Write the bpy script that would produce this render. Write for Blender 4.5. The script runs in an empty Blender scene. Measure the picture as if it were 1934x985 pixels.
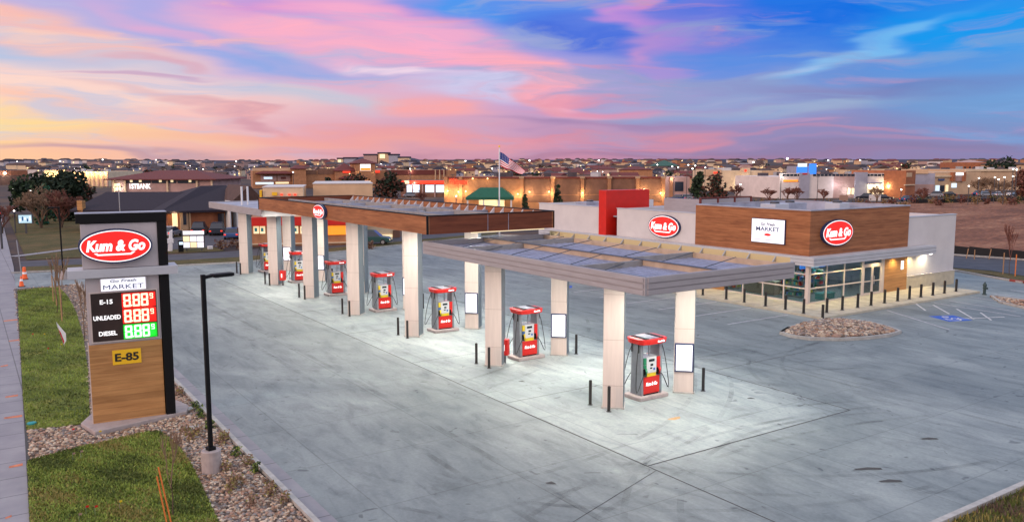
import bpy, bmesh, math, random
import numpy as np
from mathutils import Vector, Matrix
random.seed(7); rng = np.random.default_rng(7)
C = bpy.context.scene.collection
S = bpy.context.scene
R = math.radians
# ------------------------------------------------------------------ camera
H = 9.6
F_, PITCH, ROLL, YAW = 1550.5, 0.11774, -0.0014, 0.5890
fw = Vector((math.sin(YAW)*math.cos(PITCH), math.cos(YAW)*math.cos(PITCH), -math.sin(PITCH)))
r0 = Vector((math.cos(YAW), -math.sin(YAW), 0)); u0 = r0.cross(fw)
rt = r0*math.cos(ROLL) + u0*math.sin(ROLL); up = u0*math.cos(ROLL) - r0*math.sin(ROLL)
cd = bpy.data.cameras.new('camera'); cam = bpy.data.objects.new('camera', cd); C.objects.link(cam)
m = Matrix((rt, up, -fw)).transposed().to_4x4(); m.translation = (0, 0, H); cam.matrix_world = m
cd.sensor_width = 36; cd.sensor_fit = 'HORIZONTAL'; cd.lens = 36*F_/1934; cd.clip_end = 30000; cd.clip_start = .5
S.camera = cam
S.view_settings.view_transform = 'Standard'; S.view_settings.look = 'None'
S.view_settings.exposure = 0; S.view_settings.gamma = 1; S.view_settings.use_curve_mapping = False
S.cycles.use_denoising = True
S.cycles.max_bounces = 6; S.cycles.transparent_max_bounces = 6
S.cycles.sample_clamp_indirect = 4

def ray(px, py): return fw*F_ + rt*(px-967) - up*(py-492.5)
def g(px, py, z=0):
    d = ray(px, py); t = (z-H)/d.z
    return Vector((d.x*t, d.y*t, z))
HZ = 309.1                                            # photo row of the true horizon
def hh(yb, yt): return H*(1-(yt-HZ)/(yb-HZ))
def lin(c): return tuple((x/255/12.92 if x/255 <= .04045 else ((x/255+.055)/1.055)**2.4) for x in c)

# ------------------------------------------------------------------ world: dusk sky
W = bpy.data.worlds.new('World'); S.world = W; W.use_nodes = True
nt = W.node_tree; N = nt.nodes; L = nt.links; N.clear()
def nd(t, **k):
    n = N.new(t)
    for a, b in k.items(): setattr(n, a, b)
    return n
out = nd('ShaderNodeOutputWorld'); bg = nd('ShaderNodeBackground'); L.new(bg.outputs[0], out.inputs[0])
tc = nd('ShaderNodeTexCoord'); sp = nd('ShaderNodeSeparateXYZ'); L.new(tc.outputs['Generated'], sp.inputs[0])
def mth(op, a, b=None, c=None, clamp=False):
    n = nd('ShaderNodeMath', operation=op); n.use_clamp = clamp
    for i, v in enumerate((a, b, c)):
        if v is None: continue
        if isinstance(v, (int, float)): n.inputs[i].default_value = v
        else: L.new(v, n.inputs[i])
    return n.outputs[0]
az0 = mth('ARCTAN2', sp.outputs[0], sp.outputs[1])
az = mth('WRAP', mth('SUBTRACT', az0, YAW), math.pi, -math.pi)
el = mth('ARCSINE', sp.outputs[2])
cmb = nd('ShaderNodeCombineXYZ'); L.new(az, cmb.inputs[0]); L.new(el, cmb.inputs[1])
def noise(vec, scale, detail=4, rough=.55):
    n = nd('ShaderNodeTexNoise'); n.inputs['Scale'].default_value = scale; n.inputs['Detail'].default_value = detail
    n.inputs['Roughness'].default_value = rough; L.new(vec, n.inputs['Vector']); return n
def mapping(vec, loc=(0, 0, 0), rot=0, sc=(1, 1, 1), typ='POINT'):
    n = nd('ShaderNodeMapping', vector_type=typ); L.new(vec, n.inputs[0])
    n.inputs['Location'].default_value = loc; n.inputs['Rotation'].default_value = (0, 0, rot); n.inputs['Scale'].default_value = sc
    return n.outputs[0]
st = mapping(cmb.outputs[0], rot=R(8), sc=(3, 17, 1))
wn = noise(st, 1.3, 3.5, .5)
wv = nd('ShaderNodeVectorMath', operation='SUBTRACT'); L.new(wn.outputs['Color'], wv.inputs[0]); wv.inputs[1].default_value = (.5, .5, .5)
ws = nd('ShaderNodeVectorMath', operation='MULTIPLY'); L.new(wv.outputs[0], ws.inputs[0]); ws.inputs[1].default_value = (.30, .070, 0)
wp = nd('ShaderNodeVectorMath', operation='ADD'); L.new(cmb.outputs[0], wp.inputs[0]); L.new(ws.outputs[0], wp.inputs[1])
warp = wp.outputs[0]
stk = noise(mapping(warp, rot=R(6), sc=(5, 42, 1)), 1.0, 6, .62)
streak = nd('ShaderNodeMapRange'); L.new(stk.outputs[0], streak.inputs[0])
streak.inputs[1].default_value = .32; streak.inputs[2].default_value = .68; streak.inputs[3].default_value = .55; streak.inputs[4].default_value = 1.15
def pxdir(px, py):
    d = ray(px, py).normalized(); return (math.atan2(d.x, d.y)-YAW, math.asin(d.z))
def mixc(fac, a, b):
    n = nd('ShaderNodeMix', data_type='RGBA')
    for i, v in ((0, fac), (6, a), (7, b)):
        if isinstance(v, (int, float)): n.inputs[i].default_value = v
        elif isinstance(v, tuple): n.inputs[i].default_value = (*v, 1)
        else: L.new(v, n.inputs[i])
    return n.outputs[2]
def ramp(val, stops):
    n = nd('ShaderNodeValToRGB'); L.new(val, n.inputs[0]); cr = n.color_ramp
    while len(cr.elements) > 1: cr.elements.remove(cr.elements[-1])
    for i, (p, c) in enumerate(stops):
        e = cr.elements[0] if i == 0 else cr.elements.new(p)
        e.position = p; e.color = (*c, 1)
    return n.outputs[0]
wsp = nd('ShaderNodeSeparateXYZ'); L.new(warp, wsp.inputs[0])
aT = mth('MULTIPLY_ADD', wsp.outputs[0], 1/1.2, .5, True)      # 0 left edge .. 1 right edge
eT = mth('MULTIPLY', wsp.outputs[1], 1/.5, None, True)
low = ramp(aT, [(.0, lin((255, 206, 158))), (.12, lin((248, 190, 165))), (.32, lin((232, 165, 165))), (.55, lin((196, 138, 165))), (.75, lin((158, 132, 170))), (1, lin((134, 132, 178)))])
mid = ramp(aT, [(.0, lin((250, 214, 196))), (.25, lin((228, 190, 210))), (.5, lin((200, 170, 215))), (.68, lin((150, 158, 212))), (.85, lin((112, 150, 212))), (1, lin((108, 165, 222)))])
hi = ramp(aT, [(.0, lin((176, 172, 228))), (.25, lin((160, 165, 232))), (.5, lin((110, 140, 230))), (.7, lin((40, 120, 230))), (1, lin((5, 140, 238)))])
zen = ramp(aT, [(0, (.78, .76, .92)), (.5, (.64, .76, 1.02)), (1, (.50, .74, 1.1))])
f1 = mth('MULTIPLY', mth('SUBTRACT', eT, .0), 1/.18, None, True)
f2 = mth('MULTIPLY', mth('SUBTRACT', eT, .17), 1/.2, None, True)
f3 = mth('MULTIPLY', mth('SUBTRACT', eT, .42), 1/.55, None, True)
col = mixc(f3, mixc(f2, mixc(f1, low, mid), hi), zen)
BLOBS = [  # photo px centre, radii, tilt (deg, clockwise down-right positive), colour, strength
 (400, 85, 170, 30, 12, (150, 168, 232), .8), (560, 112, 150, 26, 6, (132, 168, 230), .9), (90, 102, 190, 26, 7, (168, 195, 230), .9),
 (60, 45, 190, 24, 12, (255, 190, 172), .95), (330, 50, 150, 14, 14, (240, 172, 205), .6), (620, 66, 220, 30, 12, (255, 176, 198), .95), (850, 92, 200, 34, 20, (255, 172, 196), 1),
 (1010, 150, 150, 32, 28, (255, 172, 186), 1), (640, 10, 210, 20, 3, (226, 152, 208), .9), (760, 40, 160, 26, 18, (250, 175, 205), .9),
 (200, 152, 260, 22, 5, (255, 214, 202), .9), (110, 178, 300, 26, 4, (252, 218, 206), .75), (150, 210, 260, 14, 7, (255, 190, 165), .7), (20, 236, 160, 15, 5, (255, 226, 140), .85), (250, 242, 220, 14, 5, (252, 212, 160), .8), (10, 272, 120, 10, 0, (255, 216, 145), .7),
 (400, 206, 120, 8, 13, (200, 145, 170), .6), (490, 225, 90, 6, 14, (200, 135, 155), .5), (300, 143, 70, 4, 2, (180, 130, 185), .8), (270, 116, 60, 6, 8, (220, 160, 180), .7), (420, 170, 180, 16, 4, (222, 205, 218), .7),
 (570, 190, 150, 22, 6, (196, 198, 216), .85), (680, 160, 150, 14, 6, (226, 178, 200), .7), (765, 130, 70, 10, 8, (252, 226, 238), .95), (880, 165, 110, 18, 4, (206, 206, 238), .9),
 (800, 205, 120, 20, 3, (250, 168, 168), .95), (760, 262, 260, 12, 1, (240, 152, 152), .7), (560, 262, 260, 12, 2, (245, 175, 160), .6), (250, 288, 190, 7, 0, (190, 155, 170), .8),
 (930, 14, 130, 24, 12, (62, 152, 240), .95), (1040, 20, 90, 22, 10, (84, 140, 236), .8), (1110, 66, 140, 24, 8, (72, 112, 222), .95),
 (1180, 26, 110, 20, 24, (232, 150, 212), .95), (1290, 62, 100, 44, -25, (172, 140, 214), .8), (1235, 120, 36, 34, -10, (212, 150, 204), .85),
 (1530, 36, 260, 38, 2, (0, 108, 226), 1), (1850, 40, 160, 40, 3, (0, 154, 240), 1), (1400, 110, 190, 22, -4, (80, 140, 228), .8),
 (1620, 96, 165, 15, -17, (140, 196, 240), .95), (1740, 55, 70, 6, -20, (110, 185, 240), .8), (1500, 133, 60, 6, -10, (170, 195, 235), .8),
 (1690, 165, 210, 16, -5, (112, 128, 190), .9), (1450, 165, 200, 16, 3, (140, 140, 190), .7), (1420, 208, 240, 12, -4, (158, 178, 210), .85), (1300, 192, 110, 8, -4, (170, 180, 215), .7),
 (1850, 190, 180, 30, 0, (112, 160, 214), .7), (1130, 215, 130, 8, 2, (225, 150, 180), .8), (1040, 195, 60, 14, 20, (235, 160, 175), .8), (1180, 240, 240, 9, 2, (160, 130, 175), .8), (1120, 262, 230, 5, 0, (222, 142, 160), .7), (1290, 268, 130, 5, -4, (230, 142, 155), .75),
 (1500, 254, 200, 2.5, 0, (195, 140, 172), .6), (1700, 262, 160, 3, 0, (190, 140, 172), .5), (1250, 292, 500, 6, 0, (160, 122, 155), .7), (1500, 280, 400, 8, 0, (140, 125, 165), .7)]
for (bx, by, rx, ry, tl, c, s_) in BLOBS:
    a, e = pxdir(bx, by)
    mp = mapping(warp, loc=(a, e, 0), rot=-R(tl), sc=(rx/F_*1.15, ry/F_*1.25, 1), typ='TEXTURE')
    ln = nd('ShaderNodeVectorMath', operation='LENGTH'); L.new(mp, ln.inputs[0])
    mr = nd('ShaderNodeMapRange', interpolation_type='SMOOTHERSTEP'); L.new(ln.outputs['Value'], mr.inputs[0])
    mr.inputs[1].default_value = .15; mr.inputs[2].default_value = 1.45; mr.inputs[3].default_value = s_; mr.inputs[4].default_value = 0
    fac = mth('MULTIPLY', mr.outputs[0], streak.outputs[0], None, True)
    col = mixc(fac, col, lin(c))
s2 = noise(mapping(warp, loc=(3.1, 1.7, 0), rot=R(7), sc=(3.2, 30, 1)), 1.0, 7, .6)
s3 = noise(mapping(warp, loc=(9.1, 4.7, 0), rot=R(4), sc=(4.5, 36, 1)), 1.0, 7, .6)
def band(v, a, b, k):
    n = nd('ShaderNodeMapRange', interpolation_type='SMOOTHSTEP'); L.new(v, n.inputs[0]); n.inputs[1].default_value = a; n.inputs[2].default_value = b; n.inputs[3].default_value = 0; n.inputs[4].default_value = k; return n.outputs[0]
inwin = mth('MULTIPLY', band(el, .50, .30, 1), band(mth('ABSOLUTE', az), 1.3, .8, 1))
lowm = mth('MULTIPLY', inwin, band(el, -.01, .03, 1))
greyc = ramp(aT, [(0, lin((200, 205, 225))), (.35, lin((170, 185, 225))), (.6, lin((150, 160, 205))), (1, lin((118, 165, 220)))])
pinkc = ramp(aT, [(0, lin((255, 214, 190))), (.3, lin((250, 175, 180))), (.6, lin((225, 145, 170))), (1, lin((160, 150, 200)))])
col = mixc(mth('MULTIPLY', lowm, band(s2.outputs[0], .50, .66, .75)), col, greyc)
col = mixc(mth('MULTIPLY', lowm, band(s3.outputs[0], .54, .70, .65)), col, pinkc)
bk = nd('ShaderNodeMapRange', interpolation_type='SMOOTHSTEP'); L.new(mth('ABSOLUTE', az), bk.inputs[0]); bk.inputs[1].default_value = .95; bk.inputs[2].default_value = 1.9
col = mixc(mth('MULTIPLY', bk.outputs[0], .75), col, (1.05, .92, .92))  # unseen sky behind the camera, brightened as added fill for faces turned this way
sky = nd('ShaderNodeTexSky', sky_type='NISHITA'); sky.sun_disc = False; sky.sun_elevation = R(2); sky.sun_rotation = R(-20)
sk = nd('ShaderNodeMixRGB', blend_type='ADD'); sk.inputs[0].default_value = .004
L.new(col, sk.inputs[1]); L.new(sky.outputs[0], sk.inputs[2])
L.new(sk.outputs[0], bg.inputs[0]); bg.inputs[1].default_value = 1.0
W.cycles.sampling_method = 'MANUAL'; W.cycles.sample_map_resolution = 512
# afterglow: the last warm light from the sunset, low on the left
def lamp(name, kind, loc, energy, color, size=None, rot=None, spot=None):
    l = bpy.data.lights.new(name, kind); l.energy = energy; l.color = color
    if kind == 'AREA': l.size = size[0]; l.shape = 'RECTANGLE'; l.size_y = size[1]
    elif kind == 'SUN': l.angle = size
    else: l.shadow_soft_size = size or .1
    if spot: l.spot_size = R(spot); l.spot_blend = .8
    o = bpy.data.objects.new(name, l); o.location = loc
    if rot: o.rotation_euler = rot
    C.objects.link(o); return o
sun = lamp('afterglow_sun', 'SUN', (0, 0, 50), 1.35, (1.0, .66, .52), R(20))
sun.rotation_euler = Vector((1, .12, -.30)).to_track_quat('-Z', 'Y').to_euler()

# ------------------------------------------------------------------ materials
MT = {}
def mat(name, col, rough=.7, metal=0, noise_=None, bump=None, emit=None, es=1, stretch=None, spec=.5):
    if name in MT: return MT[name]
    m = bpy.data.materials.new(name); m.use_nodes = True; t = m.node_tree; b = t.nodes['Principled BSDF']
    b.inputs['Base Color'].default_value = (*col, 1); b.inputs['Roughness'].default_value = rough; b.inputs['Metallic'].default_value = metal
    b.inputs['Specular IOR Level'].default_value = spec
    if emit: b.inputs['Emission Color'].default_value = (*emit, 1); b.inputs['Emission Strength'].default_value = es
    if noise_ or bump:
        c = t.nodes.new('ShaderNodeTexCoord'); vec = c.outputs['Object']
        if stretch:
            mp = t.nodes.new('ShaderNodeMapping'); mp.inputs['Scale'].default_value = stretch; t.links.new(vec, mp.inputs[0]); vec = mp.outputs[0]
    if noise_:
        sc, amt = noise_[:2]
        n = t.nodes.new('ShaderNodeTexNoise'); n.inputs['Scale'].default_value = sc; n.inputs['Detail'].default_value = 5; n.inputs['Roughness'].default_value = .6
        t.links.new(vec, n.inputs['Vector'])
        r = t.nodes.new('ShaderNodeValToRGB'); r.color_ramp.elements[0].position = .3; r.color_ramp.elements[1].position = .7
        r.color_ramp.elements[0].color = (*[x*(1-amt) for x in col], 1); r.color_ramp.elements[1].color = (*[min(1, x*(1+amt)) for x in (noise_[2] if len(noise_) > 2 else col)], 1)
        t.links.new(n.outputs[0], r.inputs[0]); t.links.new(r.outputs[0], b.inputs['Base Color'])
    if bump:
        n = t.nodes.new('ShaderNodeTexNoise'); n.inputs['Scale'].default_value = bump[0]; n.inputs['Detail'].default_value = 4
        t.links.new(vec, n.inputs['Vector'])
        bp = t.nodes.new('ShaderNodeBump'); bp.inputs['Strength'].default_value = bump[1]; bp.inputs['Distance'].default_value = bump[2] if len(bump) > 2 else .02
        t.links.new(n.outputs[0], bp.inputs['Height']); t.links.new(bp.outputs[0], b.inputs['Normal'])
    MT[name] = m; return m
class NB:                                             # small node-building helper for the richer materials
    def __init__(s, name, rough=.8):
        s.m = bpy.data.materials.new(name); s.m.use_nodes = True; s.t = s.m.node_tree; s.b = s.t.nodes['Principled BSDF']
        s.b.inputs['Roughness'].default_value = rough; s.b.inputs['Specular IOR Level'].default_value = .3
        s.vec = s.t.nodes.new('ShaderNodeTexCoord').outputs['Object']; MT[name] = s.m
    def noise(s, scale, st=(1, 1, 1), rot=0, detail=5, rough=.6, dist=0):
        mp = s.t.nodes.new('ShaderNodeMapping'); mp.inputs['Scale'].default_value = st; mp.inputs['Rotation'].default_value = (0, 0, rot); s.t.links.new(s.vec, mp.inputs[0])
        n = s.t.nodes.new('ShaderNodeTexNoise'); n.inputs['Scale'].default_value = scale; n.inputs['Detail'].default_value = detail; n.inputs['Roughness'].default_value = rough
        n.inputs['Distortion'].default_value = dist
        s.t.links.new(mp.outputs[0], n.inputs['Vector']); return n.outputs[0]
    def ramp(s, v, stops):
        n = s.t.nodes.new('ShaderNodeValToRGB'); s.t.links.new(v, n.inputs[0]); cr = n.color_ramp
        while len(cr.elements) > 1: cr.elements.remove(cr.elements[-1])
        for i, (p, c) in enumerate(stops):
            e = cr.elements[0] if i == 0 else cr.elements.new(p)
            e.position = p; e.color = (*c, 1) if len(c) == 3 else c
        return n.outputs[0]
    def mix(s, f, a, b, mode='MIX'):
        n = s.t.nodes.new('ShaderNodeMix'); n.data_type = 'RGBA'; n.blend_type = mode
        for i, v in ((0, f), (6, a), (7, b)):
            if isinstance(v, (int, float)): n.inputs[i].default_value = v
            elif isinstance(v, tuple): n.inputs[i].default_value = (*v, 1)
            else: s.t.links.new(v, n.inputs[i])
        return n.outputs[2]
    def brick(s, w, h, mortar, bias=0, rot=0, c=((1, 1, 1), (1, 1, 1), (0, 0, 0)), vec=None, scale=1):
        mp = s.t.nodes.new('ShaderNodeMapping'); mp.inputs['Rotation'].default_value = rot if isinstance(rot, tuple) else (0, 0, rot); s.t.links.new(s.vec, mp.inputs[0])
        n = s.t.nodes.new('ShaderNodeTexBrick'); s.t.links.new(mp.outputs[0], n.inputs['Vector']); n.inputs['Scale'].default_value = scale
        n.inputs['Brick Width'].default_value = w; n.inputs['Row Height'].default_value = h; n.inputs['Mortar Size'].default_value = mortar
        n.offset = 0 if bias == 0 else .5
        for i, k in enumerate(('Color1', 'Color2', 'Mortar')): n.inputs[k].default_value = (*c[i], 1)
        return n
    def bump(s, v, st, d=.02):
        n = s.t.nodes.new('ShaderNodeBump'); n.inputs['Strength'].default_value = st; n.inputs['Distance'].default_value = d
        s.t.links.new(v, n.inputs['Height']); s.t.links.new(n.outputs[0], s.b.inputs['Normal'])
    def done(s, c): s.t.links.new(c, s.b.inputs['Base Color']); return s.m

# poured concrete of the forecourt: mottled, stained, jointed
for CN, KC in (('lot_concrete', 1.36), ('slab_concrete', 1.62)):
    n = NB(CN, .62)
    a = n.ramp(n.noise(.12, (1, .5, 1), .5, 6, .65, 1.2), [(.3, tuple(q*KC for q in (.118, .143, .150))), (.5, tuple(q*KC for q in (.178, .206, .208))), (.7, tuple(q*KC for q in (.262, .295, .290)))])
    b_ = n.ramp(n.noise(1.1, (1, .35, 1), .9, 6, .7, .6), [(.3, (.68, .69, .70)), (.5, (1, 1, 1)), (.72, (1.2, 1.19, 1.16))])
    c_ = n.mix(1, a, b_, 'MULTIPLY')
    d_ = n.ramp(n.noise(.35, (2.6, .35, 1), -.75, 7, .75, 2.0), [(.56, (1, 1, 1)), (.7, (.66, .67, .70))])
    c_ = n.mix(.8, c_, d_, 'MULTIPLY')
    fine = n.noise(9, detail=3)
    c_ = n.mix(.5, c_, n.ramp(fine, [(.3, (.8, .8, .8)), (.7, (1.1, 1.1, 1.1))]), 'MULTIPLY')
    jb = n.brick(4.6, 4.1, .022, c=((1, 1, 1), (.90, .905, .92), (.66, .66, .66)))
    c_ = n.mix(.8, c_, jb.outputs[0], 'MULTIPLY')
    st1 = n.ramp(n.noise(.9, (1, 1, 1), 0, 2, .3, 3.0), [(.70, (1, 1, 1)), (.76, (.45, .45, .48))])
    c_ = n.mix(.8, c_, st1, 'MULTIPLY')
    n.bump(fine, .15); n.done(c_)
n = NB('sidewalk_concrete', .8)
a = n.ramp(n.noise(.8, detail=6), [(.3, (.27, .26, .29)), (.7, (.36, .35, .37))])
n.done(n.mix(.9, a, n.brick(1.6, 1.6, .025, c=((1, 1, 1), (.92, .92, .92), (.5, .5, .5))).outputs[0], 'MULTIPLY'))
mat('kerb_concrete', (.42, .41, .39), .8, noise_=(3, .2))
mat('walk_concrete', (.50, .46, .36), .75, noise_=(1.2, .2))
n = NB('sod_grass', .9)
a = n.ramp(n.noise(.45, (1, 1, 1), 0, 6, .65), [(.3, (.09, .125, .020)), (.5, (.19, .225, .042)), (.7, (.36, .32, .08))])
b_ = n.ramp(n.noise(14, (1, .5, 1), .4, 4, .7), [(.3, (.5, .5, .5)), (.7, (1.35, 1.35, 1.3))])
c_ = n.mix(1, a, b_, 'MULTIPLY')
sb = n.brick(1.7, .75, .012, 1, rot=.15, c=((1, 1, 1), (.66, .74, .7), (.55, .5, .45)))
c_ = n.mix(.8, c_, sb.outputs[0], 'MULTIPLY')
n.bump(n.noise(22, detail=3), .9, .06); n.done(c_)
n = NB('dry_grass', .95)
a = n.ramp(n.noise(.25, (1, 1, 1), 0, 7, .7), [(.3, (.045, .055, .014)), (.5, (.11, .09, .03)), (.7, (.19, .12, .05))])
n.bump(n.noise(8, detail=4), .8, .1); n.done(n.mix(1, a, n.ramp(n.noise(6, detail=4), [(.3, (.6, .6, .6)), (.7, (1.3, 1.3, 1.3))]), 'MULTIPLY'))
n = NB('bare_dirt', .95)
a = n.ramp(n.noise(.05, (1, 3, 1), .4, 8, .7), [(.3, (.11, .045, .028)), (.5, (.27, .115, .065)), (.7, (.42, .22, .13))])
n.bump(n.noise(.8, (1, 3, 1), .4, 5), .9, .4); n.done(n.mix(.8, a, n.ramp(n.noise(.6, (1, 4, 1), .4, 6), [(.35, (.35, .35, .38)), (.65, (1.5, 1.5, 1.45))]), 'MULTIPLY'))
n = NB('town_ground', .9)
n.done(n.ramp(n.noise(.03, detail=8, rough=.75), [(.3, (.025, .02, .03)), (.5, (.055, .04, .038)), (.6, (.13, .075, .045)), (.72, (.05, .05, .03))]))
mat('asphalt', (.060, .060, .075), .8, noise_=(.6, .3), bump=(30, .3))
mat('road_paint', (.62, .62, .62), .7, noise_=(5, .3))
mat('faded_paint', (.46, .46, .50), .7, noise_=(3, .25))
mat('blue_paint', (.02, .10, .52), .6, noise_=(6, .2))
mat('red_paint', (.30, .05, .03), .7, noise_=(3, .3))
mat('orange_mark', (.62, .20, .10), .8, noise_=(4, .4))
mat('lid_steel', (.16, .165, .17), .6, .3); mat('joint_soft', (.33, .27, .24), .8); mat('joint_dark', (.07, .07, .07), .9)
for i, c in enumerate([(.48, .36, .26), (.30, .185, .12), (.26, .24, .23), (.64, .53, .41), (.38, .24, .18), (.12, .085, .065)]): mat('stone_%s' % 'tan brown grey cream rust umber'.split()[i], c, .85)
STONES = [MT['stone_'+k] for k in 'tan brown grey cream rust umber'.split()]
mat('gravel_base', (.20, .16, .14), .9, noise_=(12, .4), bump=(20, .8, .05))
# timber-look cladding: horizontal boards with grain
def wood(name, dark, light, board=.19):
    n = NB(name, .55)
    gr = n.noise(1.0, (.55, .55, 7), 0, 7, .65, .4)
    c = n.ramp(gr, [(.3, dark), (.5, tuple((x+y)/2 for x, y in zip(dark, light))), (.72, light)])
    z = n.t.nodes.new('ShaderNodeSeparateXYZ'); n.t.links.new(n.vec, z.inputs[0])
    q = n.t.nodes.new('ShaderNodeMath'); q.operation = 'DIVIDE'; q.inputs[1].default_value = board; n.t.links.new(z.outputs[2], q.inputs[0])
    fr = n.t.nodes.new('ShaderNodeMath'); fr.operation = 'FRACT'; n.t.links.new(q.outputs[0], fr.inputs[0])
    fl = n.t.nodes.new('ShaderNodeMath'); fl.operation = 'FLOOR'; n.t.links.new(q.outputs[0], fl.inputs[0])
    wn = n.t.nodes.new('ShaderNodeTexWhiteNoise'); wn.noise_dimensions = '1D'; n.t.links.new(fl.outputs[0], wn.inputs['W'])
    c = n.mix(.8, c, n.ramp(wn.outputs[0], [(0, (.80, .80, .80)), (1, (1.12, 1.12, 1.12))]), 'MULTIPLY')
    c = n.mix(.9, c, n.ramp(fr.outputs[0], [(0, (.45, .45, .45)), (.06, (1, 1, 1))]), 'MULTIPLY')
    return n.done(c)
wood('timber_cladding', (.22, .078, .032), (.48, .20, .085))
wood('timber_shaded', (.11, .028, .012), (.26, .075, .032))  # same cladding, with the shade on the canopy's end faces put into the colour
wood('timber_honey', (.36, .17, .06), (.60, .32, .125), .22)
n = NB('stucco_white', .8); a = n.ramp(n.noise(.7, detail=6), [(.3, (.60, .57, .57)), (.7, (.68, .65, .64))]); n.bump(n.noise(40), .2, .01); n.done(a)
mat('stucco_cream', (.52, .46, .34), .85, noise_=(2, .12), bump=(30, .3))
mat('red_panel', (.64, .012, .004), .45, noise_=(1.2, .08))
mat('red_plastic', (.62, .02, .015), .35)
mat('fascia_grey', (.37, .35, .365), .45, noise_=(1.0, .10), stretch=(1, 1, 6))
mat('eave_grey', (.50, .52, .56), .45, noise_=(.8, .08))
mat('column_panel', (.62, .54, .495), .55, noise_=(1.2, .07), stretch=(6, 6, .5))
mat('roof_membrane', (.36, .38, .46), .8, noise_=(.8, .25))
mat('roof_deck', (.30, .34, .47), .5, .2, noise_=(2.0, .2))
mat('liner_cream', (.62, .52, .28), .6); mat('beam_cream', (.50, .38, .27), .6, noise_=(2, .15))
mat('column_grey', (.15, .185, .215), .5, noise_=(1, .1)); mat('beam_grey', (.30, .29, .28), .6, noise_=(2, .2))
mat('soffit_white', (.72, .74, .76), .4)
mat('black_metal', (.004, .004, .005), .6, 0, spec=.25)
mat('bollard_black', (.018, .016, .016), .4)
mat('dark_steel', (.10, .10, .11), .5, .6)
mat('galvanised', (.45, .46, .48), .4, .7)
mat('pump_grey', (.30, .32, .35), .35, .4, noise_=(4, .1))
mat('pump_white', (.62, .63, .64), .4)
mat('green_plastic', (.02, .22, .10), .4); mat('yellow_plastic', (.75, .55, .03), .4); mat('blue_plastic', (.03, .13, .42), .4)
mat('rubber', (.02, .02, .02), .6); mat('screen_dark', (.02, .03, .035), .2)
mat('sign_red_lit', (.6, .02, .015), .4, emit=(1.0, .012, .010), es=.95)
mat('sign_white_lit', (.8, .8, .8), .4, emit=(1, 1, 1), es=1.05)
mat('sign_panel_lit', (.8, .8, .8), .4, emit=(.88, .88, 1.0), es=.82)
mat('sign_navy', (.015, .03, .10), .4); mat('sign_navy_print', (.03, .07, .20), .5)
mat('sign_slate_print', (.22, .26, .34), .5)
mat('sign_grey', (.50, .46, .47), .5, noise_=(2, .06), stretch=(1, 1, .4))
mat('led_board', (.03, .015, .012), .5, noise_=(1.5, .4))
mat('bloom_field_red', (.3, .01, .01), .4, emit=(1, .012, .004), es=.8); mat('bloom_field_green', (.01, .3, .01), .4, emit=(.005, .62, .03), es=.7)  # display backing glows: bloom around the digits is put into this emission
mat('led_red', (.9, .4, .3), .4, emit=(1, .70, .48), es=1.5); mat('led_green', (.5, .9, .5), .4, emit=(.55, 1, .55), es=1.4); mat('led_white', (.8, .8, .8), .4, emit=(1, 1, 1), es=.9)
mat('plate_yellow', (.95, .56, .015), .5); mat('ink_black', (.015, .015, .015), .5)
mat('lamp_lit', (.9, .9, .9), .4, emit=(1, .97, .9), es=6); mat('warm_lit', (.9, .7, .4), .4, emit=(1, .68, .28), es=2.0); mat('soft_lit', (.8, .7, .5), .4, emit=(1, .78, .42), es=.8)
mat('cool_lit', (.7, .8, .9), .4, emit=(.6, .8, 1), es=.9); mat('red_lit', (.8, .05, .02), .4, emit=(1, .05, .02), es=1.1); mat('orange_lit', (.8, .3, .02), .4, emit=(1, .28, .02), es=.85)
mat('blue_lit', (.05, .2, .8), .4, emit=(.03, .25, .95), es=.8); mat('cool_dim', (.5, .7, .8), .4, emit=(.35, .6, .7), es=.7); mat('warm_lamp', (.9, .7, .4), .4, emit=(1, .66, .30), es=6); mat('star_lamp', (.9, .9, .9), .4, emit=(1, .92, .85), es=9)
mat('brick_tan', (.42, .20, .10), .85, noise_=(1.0, .2)); mat('brick_rust', (.36, .13, .06), .85, noise_=(1.0, .2)); mat('brick_brown', (.20, .10, .065), .85, noise_=(1.0, .2)); mat('stone_band', (.42, .28, .18), .85, noise_=(1, .15))
mat('wall_beige', (.62, .42, .26), .85, noise_=(.5, .12)); mat('wall_cream', (.74, .57, .38), .85, noise_=(.5, .12)); mat('wall_mauve', (.46, .30, .27), .85, noise_=(.5, .15)); mat('wall_grey', (.36, .36, .44), .85, noise_=(.5, .15)); mat('wall_white', (.74, .66, .63), .85, noise_=(.5, .1))
mat('coping_red', (.16, .03, .02), .6); mat('roof_tile_red', (.15, .032, .028), .8, noise_=(2, .25)); mat('roof_slate', (.018, .012, .024), .85, noise_=(3, .35), stretch=(1, 1, 6)); mat('roof_brown', (.085, .045, .035), .85, noise_=(2, .3)); mat('roof_grey', (.07, .06, .075), .85, noise_=(2, .3)); mat('roof_green', (.03, .10, .07), .7)
mat('awning_green', (.01, .11, .065), .7, noise_=(2, .15)); mat('glass_dark', (.02, .03, .05), .12, spec=.8)
mat('bark', (.10, .065, .045), .9, noise_=(8, .3)); mat('twig_tan', (.26, .17, .11), .9); mat('twig_red', (.19, .075, .055), .9); mat('stake_wood', (.42, .24, .12), .8); mat('stake_orange', (.70, .20, .04), .7)
mat('needle_dark', (.012, .028, .014), .9, noise_=(1.5, .6)); mat('needle_mid', (.03, .06, .022), .9, noise_=(1.5, .5)); mat('leaf_gold', (.22, .14, .045), .9, noise_=(1.5, .5)); mat('leaf_rust', (.12, .045, .03), .9, noise_=(1.5, .5))
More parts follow.
